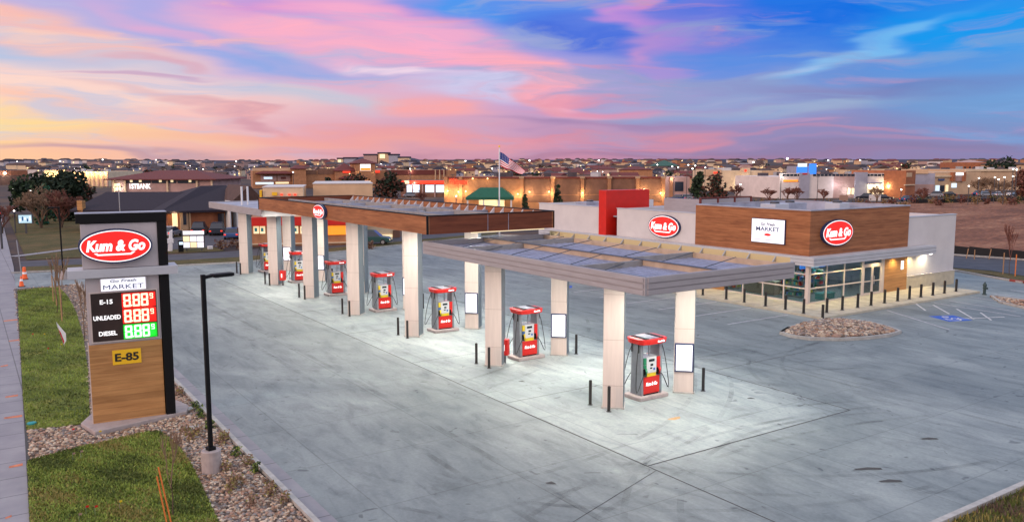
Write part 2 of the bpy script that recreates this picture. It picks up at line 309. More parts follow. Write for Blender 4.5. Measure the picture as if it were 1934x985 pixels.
mat('cone_orange', (.80, .13, .03), .5, emit=(1, .12, .02), es=.12); mat('cloth_white', (.88, .86, .88), .8); mat('flag_red', (.62, .02, .04), .8); mat('flag_blue', (.03, .05, .24), .8)
mat('silt_black', (.012, .012, .014), .8); mat('hydrant', (.03, .06, .06), .5); mat('concrete_base', (.40, .34, .33), .85, noise_=(4, .15), bump=(30, .4))
mat('hill_blue', (.035, .032, .06), .95, noise_=(.002, .3)); mat('teal_plastic', (.02, .3, .32), .6); mat('tyre', (.015, .015, .015), .8); mat('rim', (.5, .5, .52), .3, .8)
g_ = bpy.data.materials.new('window_glass'); g_.use_nodes = True; t = g_.node_tree; t.nodes.clear()
o_ = t.nodes.new('ShaderNodeOutputMaterial'); mx = t.nodes.new('ShaderNodeMixShader'); tr = t.nodes.new('ShaderNodeBsdfTransparent'); gl = t.nodes.new('ShaderNodeBsdfGlossy'); fr = t.nodes.new('ShaderNodeLayerWeight'); pw = t.nodes.new('ShaderNodeMath'); pw.operation = 'POWER'; pw.inputs[1].default_value = 4; ma = t.nodes.new('ShaderNodeMath'); ma.operation = 'MULTIPLY_ADD'; ma.inputs[1].default_value = .55; ma.inputs[2].default_value = .045
tr.inputs[0].default_value = (.62, .74, .74, 1); gl.inputs['Roughness'].default_value = .02
t.links.new(fr.outputs['Facing'], pw.inputs[0]); t.links.new(pw.outputs[0], ma.inputs[0]); t.links.new(ma.outputs[0], mx.inputs[0]); t.links.new(tr.outputs[0], mx.inputs[1]); t.links.new(gl.outputs[0], mx.inputs[2]); t.links.new(mx.outputs[0], o_.inputs[0]); MT['window_glass'] = g_

# ------------------------------------------------------------------ mesh helpers
class MB:
    def __init__(s, o=(0, 0, 0), ux=(1, 0, 0), uy=None):
        s.v = []; s.f = []; s.mi = []; s.cur = 0
        s.o = Vector(o); s.ux = Vector(ux).normalized(); s.uy = Vector(uy).normalized() if uy is not None else Vector((-s.ux.y, s.ux.x, 0))
    def P(s, p): return s.o + s.ux*p[0] + s.uy*p[1] + Vector((0, 0, p[2]))
    def add(s, vs, fs):
        k = len(s.v); s.v += [s.P(p) for p in vs]
        for f in fs: s.f.append([i+k for i in f]); s.mi.append(s.cur)
        return s
    def box(s, x0, x1, y0, y1, z0, z1):
        vs = [(x, y, z) for z in (z0, z1) for y in (y0, y1) for x in (x0, x1)]
        return s.add(vs, [(0, 2, 3, 1), (4, 5, 7, 6), (0, 1, 5, 4), (2, 6, 7, 3), (0, 4, 6, 2), (1, 3, 7, 5)])
    def hull(s, bot, top):                               # two equal-length loops
        n = len(bot); fs = [tuple(reversed(range(n))), tuple(range(n, 2*n))] + [(i, (i+1) % n, n+(i+1) % n, n+i) for i in range(n)]
        return s.add(list(bot)+list(top), fs)
    def prism(s, poly, z0, z1): return s.hull([(x, y, z0) for x, y in poly], [(x, y, z1) for x, y in poly])
    def side(s, poly, y0, y1):                           # polygon in (x,z) extruded along y
        return s.hull([(x, y0, z) for x, z in poly], [(x, y1, z) for x, z in poly])
    def tube(s, pts, r, n=6, r1=None):
        pts = [Vector(p) for p in pts]; rings = []; m = len(pts)
        for i, p in enumerate(pts):
            d = (pts[min(i+1, m-1)]-pts[max(i-1, 0)]).normalized()
            a = d.cross(Vector((0, 0, 1)));
            if a.length < .05: a = Vector((1, 0, 0))
            a.normalize(); b = d.cross(a); rr = r if r1 is None else r+(r1-r)*i/(m-1)
            rings += [p + a*rr*math.cos(2*math.pi*k/n) + b*rr*math.sin(2*math.pi*k/n) for k in range(n)]
        fs = [(i*n+k, i*n+(k+1) % n, (i+1)*n+(k+1) % n, (i+1)*n+k) for i in range(m-1) for k in range(n)]
        fs += [tuple(reversed(range(n))), tuple(range((m-1)*n, m*n))]
        return s.add(rings, fs)
    def lathe(s, prof, n=16, c=(0, 0)):
        vs = [(c[0]+r*math.cos(2*math.pi*k/n), c[1]+r*math.sin(2*math.pi*k/n), z) for r, z in prof for k in range(n)]
        m = len(prof); fs = [(i*n+k, i*n+(k+1) % n, (i+1)*n+(k+1) % n, (i+1)*n+k) for i in range(m-1) for k in range(n)]
        fs += [tuple(reversed(range(n))), tuple(range((m-1)*n, m*n))]
        return s.add(vs, fs)
    def ball(s, c, r, n=8, sz=1):
        pr = [(max(.001, r*math.sin(math.pi*i/6)), c[2]-r*sz*math.cos(math.pi*i/6)) for i in range(7)]
        return s.lathe(pr, n, (c[0], c[1]))
    def build(s, name, mats, parent=None, smooth=False, bevel=0, world=False):
        if world and parent is not None:
            off = Vector((0, 0, 0)); q = parent
            while q is not None: off += q.location; q = q.parent
            vs = [p-off for p in s.v]
        else: vs = s.v
        me = bpy.data.meshes.new(name); me.from_pydata([tuple(p) for p in vs], [], s.f)
        for m_ in (mats if isinstance(mats, (list, tuple)) else [mats]): me.materials.append(MT[m_] if isinstance(m_, str) else m_)
        me.polygons.foreach_set('material_index', s.mi)
        bm = bmesh.new(); bm.from_mesh(me); bmesh.ops.recalc_face_normals(bm, faces=bm.faces); bm.to_mesh(me); bm.free()
        if smooth: me.polygons.foreach_set('use_smooth', [True]*len(me.polygons))
        o = bpy.data.objects.new(name, me); C.objects.link(o)
        if parent is not None: o.parent = parent
        if bevel:
            b = o.modifiers.new('bevel', 'BEVEL'); b.width = bevel; b.segments = 2; b.limit_method = 'ANGLE'
        return o
def raw(name, verts, faces, mats, mi=None, parent=None):
    me = bpy.data.meshes.new(name); me.from_pydata(verts, [], faces)
    for m_ in mats: me.materials.append(MT[m_] if isinstance(m_, str) else m_)
    if mi is not None: me.polygons.foreach_set('material_index', mi)
    o = bpy.data.objects.new(name, me); C.objects.link(o); o.parent = parent; return o
def tag(o, label, cat, group=None, kind=None):
    if label: o['label'] = label
    if cat: o['category'] = cat
    if group: o['group'] = group
    if kind: o['kind'] = kind
    return o
def thing(name, label, cat, loc=(0, 0, 0), rz=0, group=None):
    o = bpy.data.objects.new(name, None); o.empty_display_size = .3; C.objects.link(o); o.location = loc; o.rotation_euler = (0, 0, rz)
    return tag(o, label, cat, group)
def struct(o): o['kind'] = 'structure'; return o
def copy_tree(o, parent=None, loc=None, rz=None, label=None, scale=None):
    c = o.copy(); C.objects.link(c); c.parent = parent
    if loc is not None: c.location = loc
    if rz is not None: c.rotation_euler = (0, 0, rz)
    if scale is not None: c.scale = scale
    if label: c['label'] = label
    for ch in list(o.children): copy_tree(ch, c)
    return c
def text(name, s, m_, parent, o, ux, size, depth=.02, bold=0, shear=0, width=None, n=None, world=True, upv=(0, 0, 1)):
    cu = bpy.data.curves.new(name, 'FONT'); cu.body = s; cu.size = size; cu.extrude = depth; cu.offset = bold; cu.shear = shear
    cu.align_x = 'CENTER'; cu.align_y = 'CENTER'; cu.resolution_u = 3
    ob = bpy.data.objects.new(name, cu); C.objects.link(ob)
    me = bpy.data.meshes.new_from_object(ob.evaluated_get(bpy.context.evaluated_depsgraph_get()))
    bpy.data.objects.remove(ob); me.name = name
    ux = Vector(ux).normalized(); u = Vector(upv); n_ = ux.cross(u)
    co = np.empty(len(me.vertices)*3); me.vertices.foreach_get('co', co); co = co.reshape(-1, 3)
    w = co[:, 0].max()-co[:, 0].min(); cx = (co[:, 0].max()+co[:, 0].min())/2; cy = (co[:, 1].max()+co[:, 1].min())/2
    k = width/w if width else 1
    off = Vector(o)
    if world and parent is not None:
        q = parent
        while q is not None: off = off-q.location; q = q.parent
    M3 = np.array([list(ux), list(u), list(n_)])
    co2 = np.stack([(co[:, 0]-cx)*k, co[:, 1]-cy, co[:, 2]], 1) @ M3 + np.array(off)
    me.vertices.foreach_set('co', co2.ravel()); me.materials.clear(); me.materials.append(MT[m_])
    ob = bpy.data.objects.new(name, me); C.objects.link(ob); ob.parent = parent; return ob
def sheet(name, pts, m_, z=0.0, thick=None):
    pts = [Vector(p[:2]).to_3d() for p in pts]
    bm = bmesh.new(); vs = [bm.verts.new((p.x, p.y, z)) for p in pts]; f = bm.faces.new(vs)
    if thick:
        r = bmesh.ops.extrude_face_region(bm, geom=[f]); bmesh.ops.translate(bm, verts=[e for e in r['geom'] if isinstance(e, bmesh.types.BMVert)], vec=(0, 0, -thick))
    bmesh.ops.triangulate(bm, faces=bm.faces); bmesh.ops.recalc_face_normals(bm, faces=bm.faces)
    if not thick:
        for f in bm.faces:
            if f.normal.z < 0: f.normal_flip()
    me = bpy.data.meshes.new(name); bm.to_mesh(me); bm.free(); me.materials.append(MT[m_])
    o = bpy.data.objects.new(name, me); C.objects.link(o); o['kind'] = 'structure'; return o
def pxs(l): return [g(a, b) for a, b in l]
def strip(name, pts, w, m_, z0, z1, kind='structure'):       # a kerb or line following ground points
    pts = [Vector((p[0], p[1], 0)) for p in pts]; mb = MB(); Lf = []; Rt = []
    for i, p in enumerate(pts):
        d = (pts[min(i+1, len(pts)-1)]-pts[max(i-1, 0)]).normalized(); q = Vector((-d.y, d.x, 0))*w/2
        Lf.append(p+q); Rt.append(p-q)
    for i in range(len(pts)-1):
        a, b, c, d = Lf[i], Lf[i+1], Rt[i+1], Rt[i]
        k = len(mb.v); mb.v += [Vector((p.x, p.y, z)) for z in (z0, z1) for p in (a, b, c, d)]
        for f in [(4, 5, 6, 7), (0, 1, 5, 4), (3, 7, 6, 2)] + ([(0, 4, 7, 3)] if i == 0 else []) + ([(1, 2, 6, 5)] if i == len(pts)-2 else []): mb.f.append([j+k for j in f]); mb.mi.append(0)
    o = mb.build(name, m_)
    if kind: o['kind'] = kind
    return o
ORD = ['nearest', 'second', 'third', 'fourth', 'fifth', 'sixth', 'farthest']

# ================================================================== GROUND
def sstep(a, b, x): t_ = max(0, min(1, (x-a)/(b-a))); return t_*t_*(3-2*t_)
def gz(x, y):
    d = math.hypot(x, y); a = math.atan2(x, y)-YAW
    if d < 400: return 0.0
    return 13.5*sstep(400, 2300, d)*(1+.10*math.sin(a*9+1)+.05*math.sin(a*23)) + 1.2*math.sin(x*.004)*math.sin(y*.005)*sstep(500, 1200, d)
vs = [(0, 0, -.03)]; fs = []
rads = [15, 60, 150, 250, 400, 480, 560, 650, 750, 870, 1000, 1150, 1300, 1500, 1750, 2000, 2300, 2700, 3500, 5000, 9000, 16000]
NA = 240
for rr in rads:
    for k in range(NA):
        x, y = rr*math.sin(2*math.pi*k/NA), rr*math.cos(2*math.pi*k/NA); vs.append((x, y, gz(x, y)-.03))
fs += [(0, 1+(k+1) % NA, 1+k) for k in range(NA)]
for i in range(len(rads)-1):
    for k in range(NA):
        a, b = 1+i*NA+k, 1+i*NA+(k+1) % NA; fs.append((a, b, b+NA, a+NA))
o = raw('ground', vs, fs, ['town_ground']); struct(o)
# far ridges on the skyline
def ridge(name, x0, x1, dist, tops, m_='hill_blue'):
    n_ = len(tops); v = []; f = []
    for i, t_ in enumerate(tops):
        px = x0+(x1-x0)*i/(n_-1); d = ray(px, 302); d.z = 0; d = d/(d.dot(Vector((math.sin(YAW), math.cos(YAW), 0)))); z = H+(HZ-t_)*dist/F_
        p = d*dist; q = d*(dist*1.12)
        v += [(p.x*.93, p.y*.93, 0), (p.x, p.y, z*.8), (p.x*1.03, p.y*1.03, z), (q.x, q.y, 0)]
    for i in range(n_-1):
        for j in range(3): f.append((i*4+j, (i+1)*4+j, (i+1)*4+j+1, i*4+j+1))
    struct(raw(name, v, f, [m_]))
ridge('far_hill', -200, 560, 5200, [302, 302.5, 302, 301.5, 300.8, 300, 299.8, 300.2, 300.8, 301.5, 301.6, 302, 302.6, 303])
ridge('far_hill', 500, 2200, 6500, [303, 301.5, 301, 301.5, 302, 301, 300.5, 301, 302, 302, 301.5, 302, 302.5, 303])
ridge('mesa_hill', 630, 800, 1900, [304, 302, 298, 295.5, 294.5, 293.5, 293, 294, 296, 298.5, 303], 'hill_blue')

lot = [(7.4, 3), (7.4, 74), (2.9, 74), (2.9, 84.6), (16, 82), (22.4, 81), (43, 88), (60, 93), (78, 60), (73.6, 38.8), (70.5, 31.4), (82, 20), (82, 11.2), (19.5, 11.2), (19.5, 3)]
sheet('forecourt', lot, 'lot_concrete', 0.0)
# canopy slab: its own pour, outlined by dark joints
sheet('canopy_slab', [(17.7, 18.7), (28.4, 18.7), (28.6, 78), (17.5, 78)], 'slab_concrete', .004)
for a, b in (((17.65, 11.5), (17.6, 80)), ((28.4, 18.7), (28.6, 80)), ((17.7, 18.65), (28.4, 18.65)), ((8, 15), (17.6, 18.2)), ((17.7, 27), (28.4, 27.0)), ((17.7, 35.2), (28.4, 35.2)), ((17.7, 43.4), (28.4, 43.4)), ((17.7, 51.6), (28.4, 51.6)), ((28.4, 25.9), (36, 26))):
    strip('slab_joint', [a, b], .035 if a[0] in (17.65, 28.4, 17.7) and (a[1] < 19) else .018, 'joint_dark', .005, .009)
# pavement on the left and the bits of street behind
swr = [(.2, 5), (.98, 24.9), (2.03, 49.2), (3.0, 73.9), (3.6, 90), (6.2, 197)]
sheet('pavement', swr + [(1.0, 197), (-1.5, 90), (-2.6, 49), (-4.5, 5)], 'sidewalk_concrete', .012)
strip('pavement_edge', swr[:4], .1, 'joint_dark', .01, .02)
sheet('left_road', [(-4.7, 5), (-2.8, 49), (-1.7, 90), (.8, 197), (2, 400), (-12, 400), (-12, 197), (-14, 5)], 'asphalt', .006)
sheet('street_verge', [(4.0, 85), (16, 82.5), (22.4, 81.5), (43, 88.4), (60, 93.4), (62, 97), (43, 92), (24, 86.2), (16, 87), (4.2, 89.5)], 'dry_grass', .03)
strip('kerb', [(3.2, 84.8), (16, 82.1), (22.4, 81.1), (43, 88.1), (60, 93.1), (78, 60), (73.7, 39), (70.6, 31.6)], .18, 'kerb_concrete', 0, .13)
sheet('back_lane', [(4.2, 89.6), (16, 87.1), (24, 86.3), (43, 92.1), (62, 97.1), (64, 101), (43, 98), (24, 92.5), (16, 93), (4.4, 95)], 'asphalt', .01)
sheet('back_verge', [(5, 96), (24, 93.5), (24, 150), (7, 190)], 'dry_grass', .02)
sheet('neighbour_lot', [(11, 98), (44, 99), (46, 112), (30, 116), (12, 112)], 'asphalt', .03)
strip('footpath', [(4, 100), (11, 106), (20, 108)], 1.2, 'sidewalk_concrete', .03, .05)
# gravel bed, lawns
sheet('gravel_bed', [(.1, 5), (.95, 24.9), (2.0, 49.2), (2.95, 73.7), (7.2, 73.7), (7.2, 5)], 'gravel_base', .006)
strip('kerb', [(7.32, 5), (7.32, 73.6)], .16, 'kerb_concrete', 0, .13)
strip('gutter', [(7.65, 5), (7.65, 73.6)], .45, 'sidewalk_concrete', .0, .006)
lawnB = [g(*p) for p in [(52, 872), (120, 853), (200, 835), (270, 818), (300, 815), (322, 830), (345, 852), (365, 885), (382, 920), (398, 955), (415, 990), (440, 1040), (455, 1080), (60, 1080)]]
lawnA = [g(*p) for p in [(33, 549), (70, 545), (112, 543), (128, 560), (145, 592), (158, 640), (166, 700), (170, 798), (120, 806), (50, 812), (44, 760)]]
for lw in (lawnA, lawnB): sheet('lawn', lw, 'sod_grass', .05, .05)
# right-hand side: road, verge, dirt
dirt = [g(*p) for p in [(1180, 386), (1500, 383), (1800, 381), (2100, 376), (2300, 470), (1934, 477), (1805, 474), (1700, 470), (1450, 460)]]
sheet('dirt_field', dirt, 'bare_dirt', .03)
rd = [g(*p) for p in [(1700, 478), (1805, 483), (1934, 492), (2150, 506), (2150, 560), (1934, 521), (1870, 511), (1805, 506), (1700, 500)]]
sheet('side_road', rd, 'asphalt', .02)
strip('kerb', [g(*p) for p in [(1700, 477), (1805, 482), (1934, 491), (2150, 505)]], .5, 'kerb_concrete', 0, .14)
sheet('side_verge', [g(*p) for p in [(1700, 501), (1805, 507), (1870, 512), (1934, 522), (2150, 561), (2150, 590), (1934, 533), (1870, 519), (1805, 512), (1700, 508)]], 'dry_grass', .04)
strip('kerb', [g(*p) for p in [(1934, 534), (2000, 548)]] , .25, 'red_paint', 0, .16)
strip('kerb', [g(*p) for p in [(1908, 530.5), (1934, 534)]] , .25, 'red_paint', 0, .16)
sheet('corner_verge', [(19.6, 3), (19.6, 11.0), (82, 11.0), (82, 3)], 'dry_grass', .02)
strip('kerb', [(19.5, 11.12), (82, 11.12)], .18, 'kerb_concrete', 0, .13)
# marks sprayed on the pavement
for (x, y, w_, h_) in [(20, 604, 26, 3), (28, 642, 22, 3), (22, 747, 24, 4), (25, 786, 34, 5), (30, 878, 26, 6), (16, 975, 12, 5), (8, 690, 14, 3)]:
    q = [g(x-w_/2, y+h_*.4), g(x+w_/2, y-h_*.6), g(x+w_/2, y+h_*.2), g(x-w_/2, y+h_)]
    sheet('spray_mark', q, 'orange_mark', .016)

# parking marks by the shop
def line(a, b, w_=.11, m_='road_paint'): strip('parking_line', [a, b], w_, m_, .004, .008)
for a, b in [((54.6, 30.0), (52.2, 27.6)), ((54.5, 31.3), (52.1, 29.1)), ((54.4, 28.3), (51.7, 25.8)), ((54.3, 26.7), (52.2, 25.0)), ((50.8, 26.4), (54.0, 25.1))]: line(a, b)
for y_ in (24.6, 27.8): pass
line((50.1, 30.6), (47.2, 24.9), .11, 'faded_paint'); line((55.4, 30.4), (55.0, 24.6), .11, 'faded_paint')
for k in range(4): line((57.2+2.9*k, 30.3), (56.6+2.9*k, 25.6), .1, 'faded_paint')
for k in range(6): line((43.4, 33.2+3.0*k), (37.8, 33.2+3.0*k), .12, 'faded_paint')
bl = [(51.2, 25.6), (51.9, 27.2), (50.3, 27.9), (49.6, 26.2)]
sheet('accessible_bay_square', bl, 'blue_paint', .005)
text('accessible_bay_symbol', '\u267F' if False else 'o', 'road_paint', None, (50.9, 27.15, .012), (.9, .42, 0), .8, .001, .03, upv=(-.42, .9, 0))['kind'] = 'structure'
mb = MB((50.75, 26.6, .010), (.92, .39, 0))
pts = [(-.25+.42*math.cos(a), -.05+.42*math.sin(a), 0) for a in [R(q) for q in range(100, 390, 20)]]
mb.tube(pts, .05, 4); mb.box(-.28, -.18, -.05, .5, 0, .004); mb.box(-.2, .2, .0, .1, 0, .004); mb.box(.1, .45, -.32, -.22, 0, .004)
o = mb.build('accessible_bay_symbol', 'road_paint'); o['kind'] = 'structure'; o.scale = (1, 1, .05); o.location.z = .006
sheet('accessible_bay_square', [g(*p) for p in [(1071, 539), (1081, 539), (1080, 543.5), (1070, 543.5)]], 'blue_paint', .005)

tm = bpy.data.materials.new('tyre_mark'); tm.use_nodes = True; t = tm.node_tree; b = t.nodes['Principled BSDF']; b.inputs['Base Color'].default_value = (.035, .035, .04, 1); b.inputs['Roughness'].default_value = .9
tcx = t.nodes.new('ShaderNodeTexCoord'); nx = t.nodes.new('ShaderNodeTexNoise'); nx.inputs['Scale'].default_value = .55; nx.inputs['Detail'].default_value = 6; t.links.new(tcx.outputs['Object'], nx.inputs['Vector'])
mrx = t.nodes.new('ShaderNodeMapRange'); mrx.inputs[1].default_value = .42; mrx.inputs[2].default_value = .72; mrx.inputs[3].default_value = 0; mrx.inputs[4].default_value = .26; t.links.new(nx.outputs[0], mrx.inputs[0]); t.links.new(mrx.outputs[0], b.inputs['Alpha']); MT['tyre_mark'] = tm
rt_ = random.Random(4)
for (cx_, cy_, rad, a0, a1) in ((26, 30, 17.5, 200, 262), (30, 28, 15.5, 215, 285), (14, 38, 18, 262, 318), (38, 18, 9, 90, 170), (24, 8, 11, 60, 140), (33, 50, 22, 250, 300), (12, 52, 22, 285, 330), (40, 36, 13, 190, 250), (22, -6, 24, 70, 112)):
    for dr in (0, 1.55):
        pp = [(cx_+(rad+dr)*math.cos(R(a)), cy_+(rad+dr)*math.sin(R(a))) for a in np.linspace(a0, a1, 22)]
        pp = [q for q in pp if q[0] > 8.2 and q[1] > 11.6]
        if len(pp) > 3: strip('tyre_mark', pp, .2, 'tyre_mark', .0095, .0105)
for x_ in (12.2, 13.8, 31.5, 33.1): strip('tyre_mark', [(x_, 13), (x_+.3, 35), (x_-.1, 60), (x_+.2, 76)], .22, 'tyre_mark', .0095, .0105)
for (px, py, w_) in ((1640, 885, 34), (1682, 908, 26), (1755, 828, 22), (1040, 912, 10), (985, 720, 9), (1418, 752, 10), (1275, 790, 0)):
    if w_: c_ = g(px, py); k_ = w_*.012; sheet('tar_mark', [(c_.x-k_, c_.y+.05+k_*.5), (c_.x+.1, c_.y+.1), (c_.x+k_, c_.y-k_*.4), (c_.x+k_*.8, c_.y-.12-k_*.4), (c_.x, c_.y-.08), (c_.x-k_, c_.y-.02+k_*.4)], 'joint_dark', .012)
mat('rust_stain', (.42, .26, .12), .8, noise_=(6, .3))
c_ = g(1275, 790); sheet('rust_stain', [(c_.x+.28*math.cos(a)*(1+.3*math.sin(3*a)), c_.y+.16*math.sin(a)*(1+.3*math.cos(2*a))) for a in [i*.45 for i in range(14)]], 'rust_stain', .012)
# stones -------------------------------------------------------------------
ico = bmesh.new(); bmesh.ops.create_icosphere(ico, subdivisions=1, radius=1); IV = np.array([v.co[:] for v in ico.verts]); IF = np.array([[v.index for v in f.verts] for f in ico.faces]); ico.free()
def inside(p, poly):
    c = False; j = len(poly)-1
    for i in range(len(poly)):
        xi, yi = poly[i][0], poly[i][1]; xj, yj = poly[j][0], poly[j][1]
        if (yi > p[1]) != (yj > p[1]) and p[0] < (xj-xi)*(p[1]-yi)/(yj-yi)+xi: c = not c
        j = i
    return c
def stones(name, pts, rmin, rmax, label, zf=lambda x, y: 0, mats=STONES):
    n_ = len(pts); pts = np.array(pts); r_ = rng.uniform(rmin, rmax, n_)*rng.choice([1, 1, 1, 1.35], n_)
    V = IV[None]*(1+rng.uniform(-.28, .28, (n_, len(IV), 1)))
    V = V*np.stack([rng.uniform(.8, 1.4, n_), rng.uniform(.7, 1.1, n_), rng.uniform(.45, .8, n_)], 1)[:, None, :]*r_[:, None, None]
    a = rng.uniform(0, 6.28, n_); ca, sa = np.cos(a)[:, None], np.sin(a)[:, None]
    X = V[:, :, 0]*ca-V[:, :, 1]*sa+pts[:, 0:1]; Y = V[:, :, 0]*sa+V[:, :, 1]*ca+pts[:, 1:2]
    Z = V[:, :, 2]+np.array([zf(*p) for p in pts])[:, None]+r_[:, None]*.35
    verts = np.stack([X, Y, Z], -1).reshape(-1, 3); F = (IF[None]+np.arange(n_)[:, None, None]*len(IV)).reshape(-1, 3)
    me = bpy.data.meshes.new(name); me.vertices.add(len(verts)); me.vertices.foreach_set('co', verts.ravel())
    me.loops.add(F.size); me.loops.foreach_set('vertex_index', F.ravel().astype(np.int32)); me.polygons.add(len(F)); me.polygons.foreach_set('loop_start', np.arange(0, F.size, 3, dtype=np.int32))
    for s_ in mats: me.materials.append(MT[s_] if isinstance(s_, str) else s_)
    me.polygons.foreach_set('material_index', np.repeat(rng.integers(0, len(mats), n_), len(IF)).astype(np.int32)); me.update(calc_edges=True)
    o = bpy.data.objects.new(name, me); C.objects.link(o); o['kind'] = 'stuff'; o['label'] = label; o['category'] = 'gravel'; return o
signpad = [(3.0, 33.5), (3.3, 31.7), (6.8, 32.6), (6.9, 33.6)]
pts = []
while len(pts) < 17000:
    y = random.uniform(17, 74) if random.random() < .35 else random.uniform(17, 42); x = random.uniform(.3, 7.2)
    ex = .2+y*.036
    if x < ex or inside((x, y), [(p.x, p.y) for p in lawnA]) or inside((x, y), [(p.x, p.y) for p in lawnB]) or inside((x, y), signpad): continue
    pts.append((x, y))
stones('river_rock_gravel', pts, .028, .062, 'loose tan and pink river rock around the price sign and lamp base')
isl = [g(*p) for p in [(1475, 631), (1490, 622), (1515, 614), (1552, 607), (1590, 605), (1640, 611), (1680, 621), (1700, 629), (1680, 635), (1640, 640), (1590, 643), (1530, 642), (1495, 637)]]
sheet('rock_island_base', isl, 'gravel_base', .14, .14)
strip('kerb', isl+[isl[0], isl[1]], .16, 'kerb_concrete', 0, .17)
cI = sum(isl, Vector())/len(isl)
def islz(x, y): return   .12+.24*max(0, 1-((x-cI.x)**2/7.5+(y-cI.y)**2/5.5))
pts = []
bx0, bx1 = min(p.x for p in isl), max(p.x for p in isl); by0, by1 = min(p.y for p in isl), max(p.y for p in isl)
while len(pts) < 4200:
    p = (random.uniform(bx0, bx1), random.uniform(by0, by1))
    if inside(p, [(cI.x+(q.x-cI.x)*.93, cI.y+(q.y-cI.y)*.93) for q in isl]): pts.append(p)
vs = [(cI.x, cI.y, .5)]+[(q.x, q.y, .13) for q in isl]
struct(raw('rock_island_mound', [(cI.x, cI.y, .34)]+[(cI.x+(q.x-cI.x)*.6, cI.y+(q.y-cI.y)*.6, .26) for q in isl]+[(q.x, q.y, .13) for q in isl], [(0, 1+i, 1+(i+1) % 13) for i in range(13)]+[(1+i, 14+i, 14+(i+1) % 13, 1+(i+1) % 13) for i in range(13)], ['gravel_base']))
stones('island_rocks', pts, .05, .105, 'pile of brown rocks filling the kerbed island in front of the shop', islz)
bed = [g(*p) for p in [(1872, 560), (1934, 568), (2000, 578), (2000, 592), (1934, 582), (1890, 572)]]
pts = []
while len(pts) < 500:
    p = (random.uniform(min(q.x for q in bed), max(q.x for q in bed)), random.uniform(min(q.y for q in bed), max(q.y for q in bed)))
    if inside(p, bed): pts.append(p)
strip('kerb', bed+[bed[0]], .15, 'kerb_concrete', 0, .12)
stones('kerb_bed_gravel', pts, .06, .12, 'thin bed of brown gravel inside the kerb at the right edge')
# blades on the lawns
def blades(name, poly, n_, label, h=(.04, .09), m_=('sod_grass',), zb=.05):
    xs = [p[0] for p in poly]; ys = [p[1] for p in poly]; V = []; F = []; k = 0; mi = []
    while k < n_:
        x, y = random.uniform(min(xs), max(xs)), random.uniform(min(ys), max(ys))
        if not inside((x, y), poly): continue
        a = random.uniform(0, 6.28); w_ = random.uniform(.015, .04); hh_ = random.uniform(*h); dx, dy = math.cos(a)*w_, math.sin(a)*w_; lx, ly = random.uniform(-.05, .05), random.uniform(-.05, .05)
        V += [(x-dx, y-dy, zb), (x+dx, y+dy, zb), (x+lx, y+ly, zb+hh_)]; F.append((3*k, 3*k+1, 3*k+2)); pv = math.sin(x*1.3+y*.7)+math.sin(y*1.1-x*2.1+1)+.8*math.sin(x*4.1+y*2.9)+random.gauss(0, .8); mi.append(min(len(m_)-1, max(0, int((pv+2.2)/4.4*len(m_))))); k += 1
    o = raw(name, V, F, list(m_), mi); return tag(o, label, 'grass', kind='stuff')
mat('blade_lush', (.28, .37, .065), .8); mat('blade_green', (.18, .24, .04), .8); mat('blade_olive', (.28, .24, .07), .8); mat('blade_dark', (.08, .11, .02), .8)
blades('lawn_grass', lawnB, 26000, 'short patchy turf grass of the front lawn by the lamp post', m_=('blade_dark', 'blade_green', 'blade_lush', 'blade_olive'))
blades('lawn_grass', lawnA, 16000, 'short turf grass of the long lawn left of the price sign', m_=('blade_dark', 'blade_green', 'blade_green', 'blade_lush'))
blades('verge_grass', [(19.7, 6), (19.7, 11), (34, 11), (34, 6)], 12000, 'rough brown and green grass in the bottom right corner', (.06, .2), ('blade_olive', 'blade_dark', 'stone_umber'), .02)

# ================================================================== CANOPIES
DX = [0, -.23, -.42, -.50, -.56, -.56, -.58]; CY = [24.01, 32.42, 40.61, 48.6, 56.6, 64.64, 72.74]
CX = [20.81+d for d in DX]
ca = Vector((math.sin(R(43.7)), math.cos(R(43.7)), 0)); cbv = Vector((ca.y, -ca.x, 0))
def column_mesh(x, y, ztop, parent, rear=False):
    o = Vector((x, y, 0))
    mb = MB(o, cbv, ca); mb.box(-.40, .40, 0, .82, .02, ztop)
    mb.build('column', 'column_panel', parent, bevel=.02, world=True)
    for zz in (.92, 2.75, 4.55): MB(o, cbv, ca).box(-.404, .404, -.004, .82, zz, zz+.012).build('panel_joint', 'joint_soft', parent, world=True)
    MB(o, cbv, ca).box(.401, .43, .0, .82, .07, ztop-.02).build('column_side', 'column_grey', parent, world=True)
    mb = MB(o, cbv, ca); mb.box(-.44, .46, -.04, .86, 0, .06)
    mb.build('column_base', 'kerb_concrete', parent, world=True)
def fascia(par, x0, x1, y0, y1, zb, zt, mats, grooves, rim=None, t_=.12):
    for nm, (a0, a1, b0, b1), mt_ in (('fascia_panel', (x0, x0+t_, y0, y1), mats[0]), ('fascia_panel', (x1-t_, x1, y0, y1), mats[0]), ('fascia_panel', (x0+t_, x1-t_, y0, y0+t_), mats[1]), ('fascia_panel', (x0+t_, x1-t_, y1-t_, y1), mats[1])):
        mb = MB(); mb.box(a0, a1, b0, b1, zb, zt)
        if grooves:
            h_ = (zt-zb)/grooves; q = .04
            for k in range(grooves):                    # boards stand proud of the backing, dark gaps between them
                z0, z1 = zb+k*h_+.022, zb+(k+1)*h_-.022
                if a1-a0 < b1-b0:
                    if a0 == x0: mb.box(x0-q, x0-.001, b0+.06, b1-.06, z0, z1)
                    else: mb.box(x1+.001, x1+q, b0+.06, b1-.06, z0, z1)
                else:
                    if b0 == y0: mb.box(a0+.0, a1-.0, y0-q, y0-.001, z0, z1)
                    else: mb.box(a0, a1, y1+.001, y1+q, z0, z1)
        mb.build(nm, mt_, par, world=True)
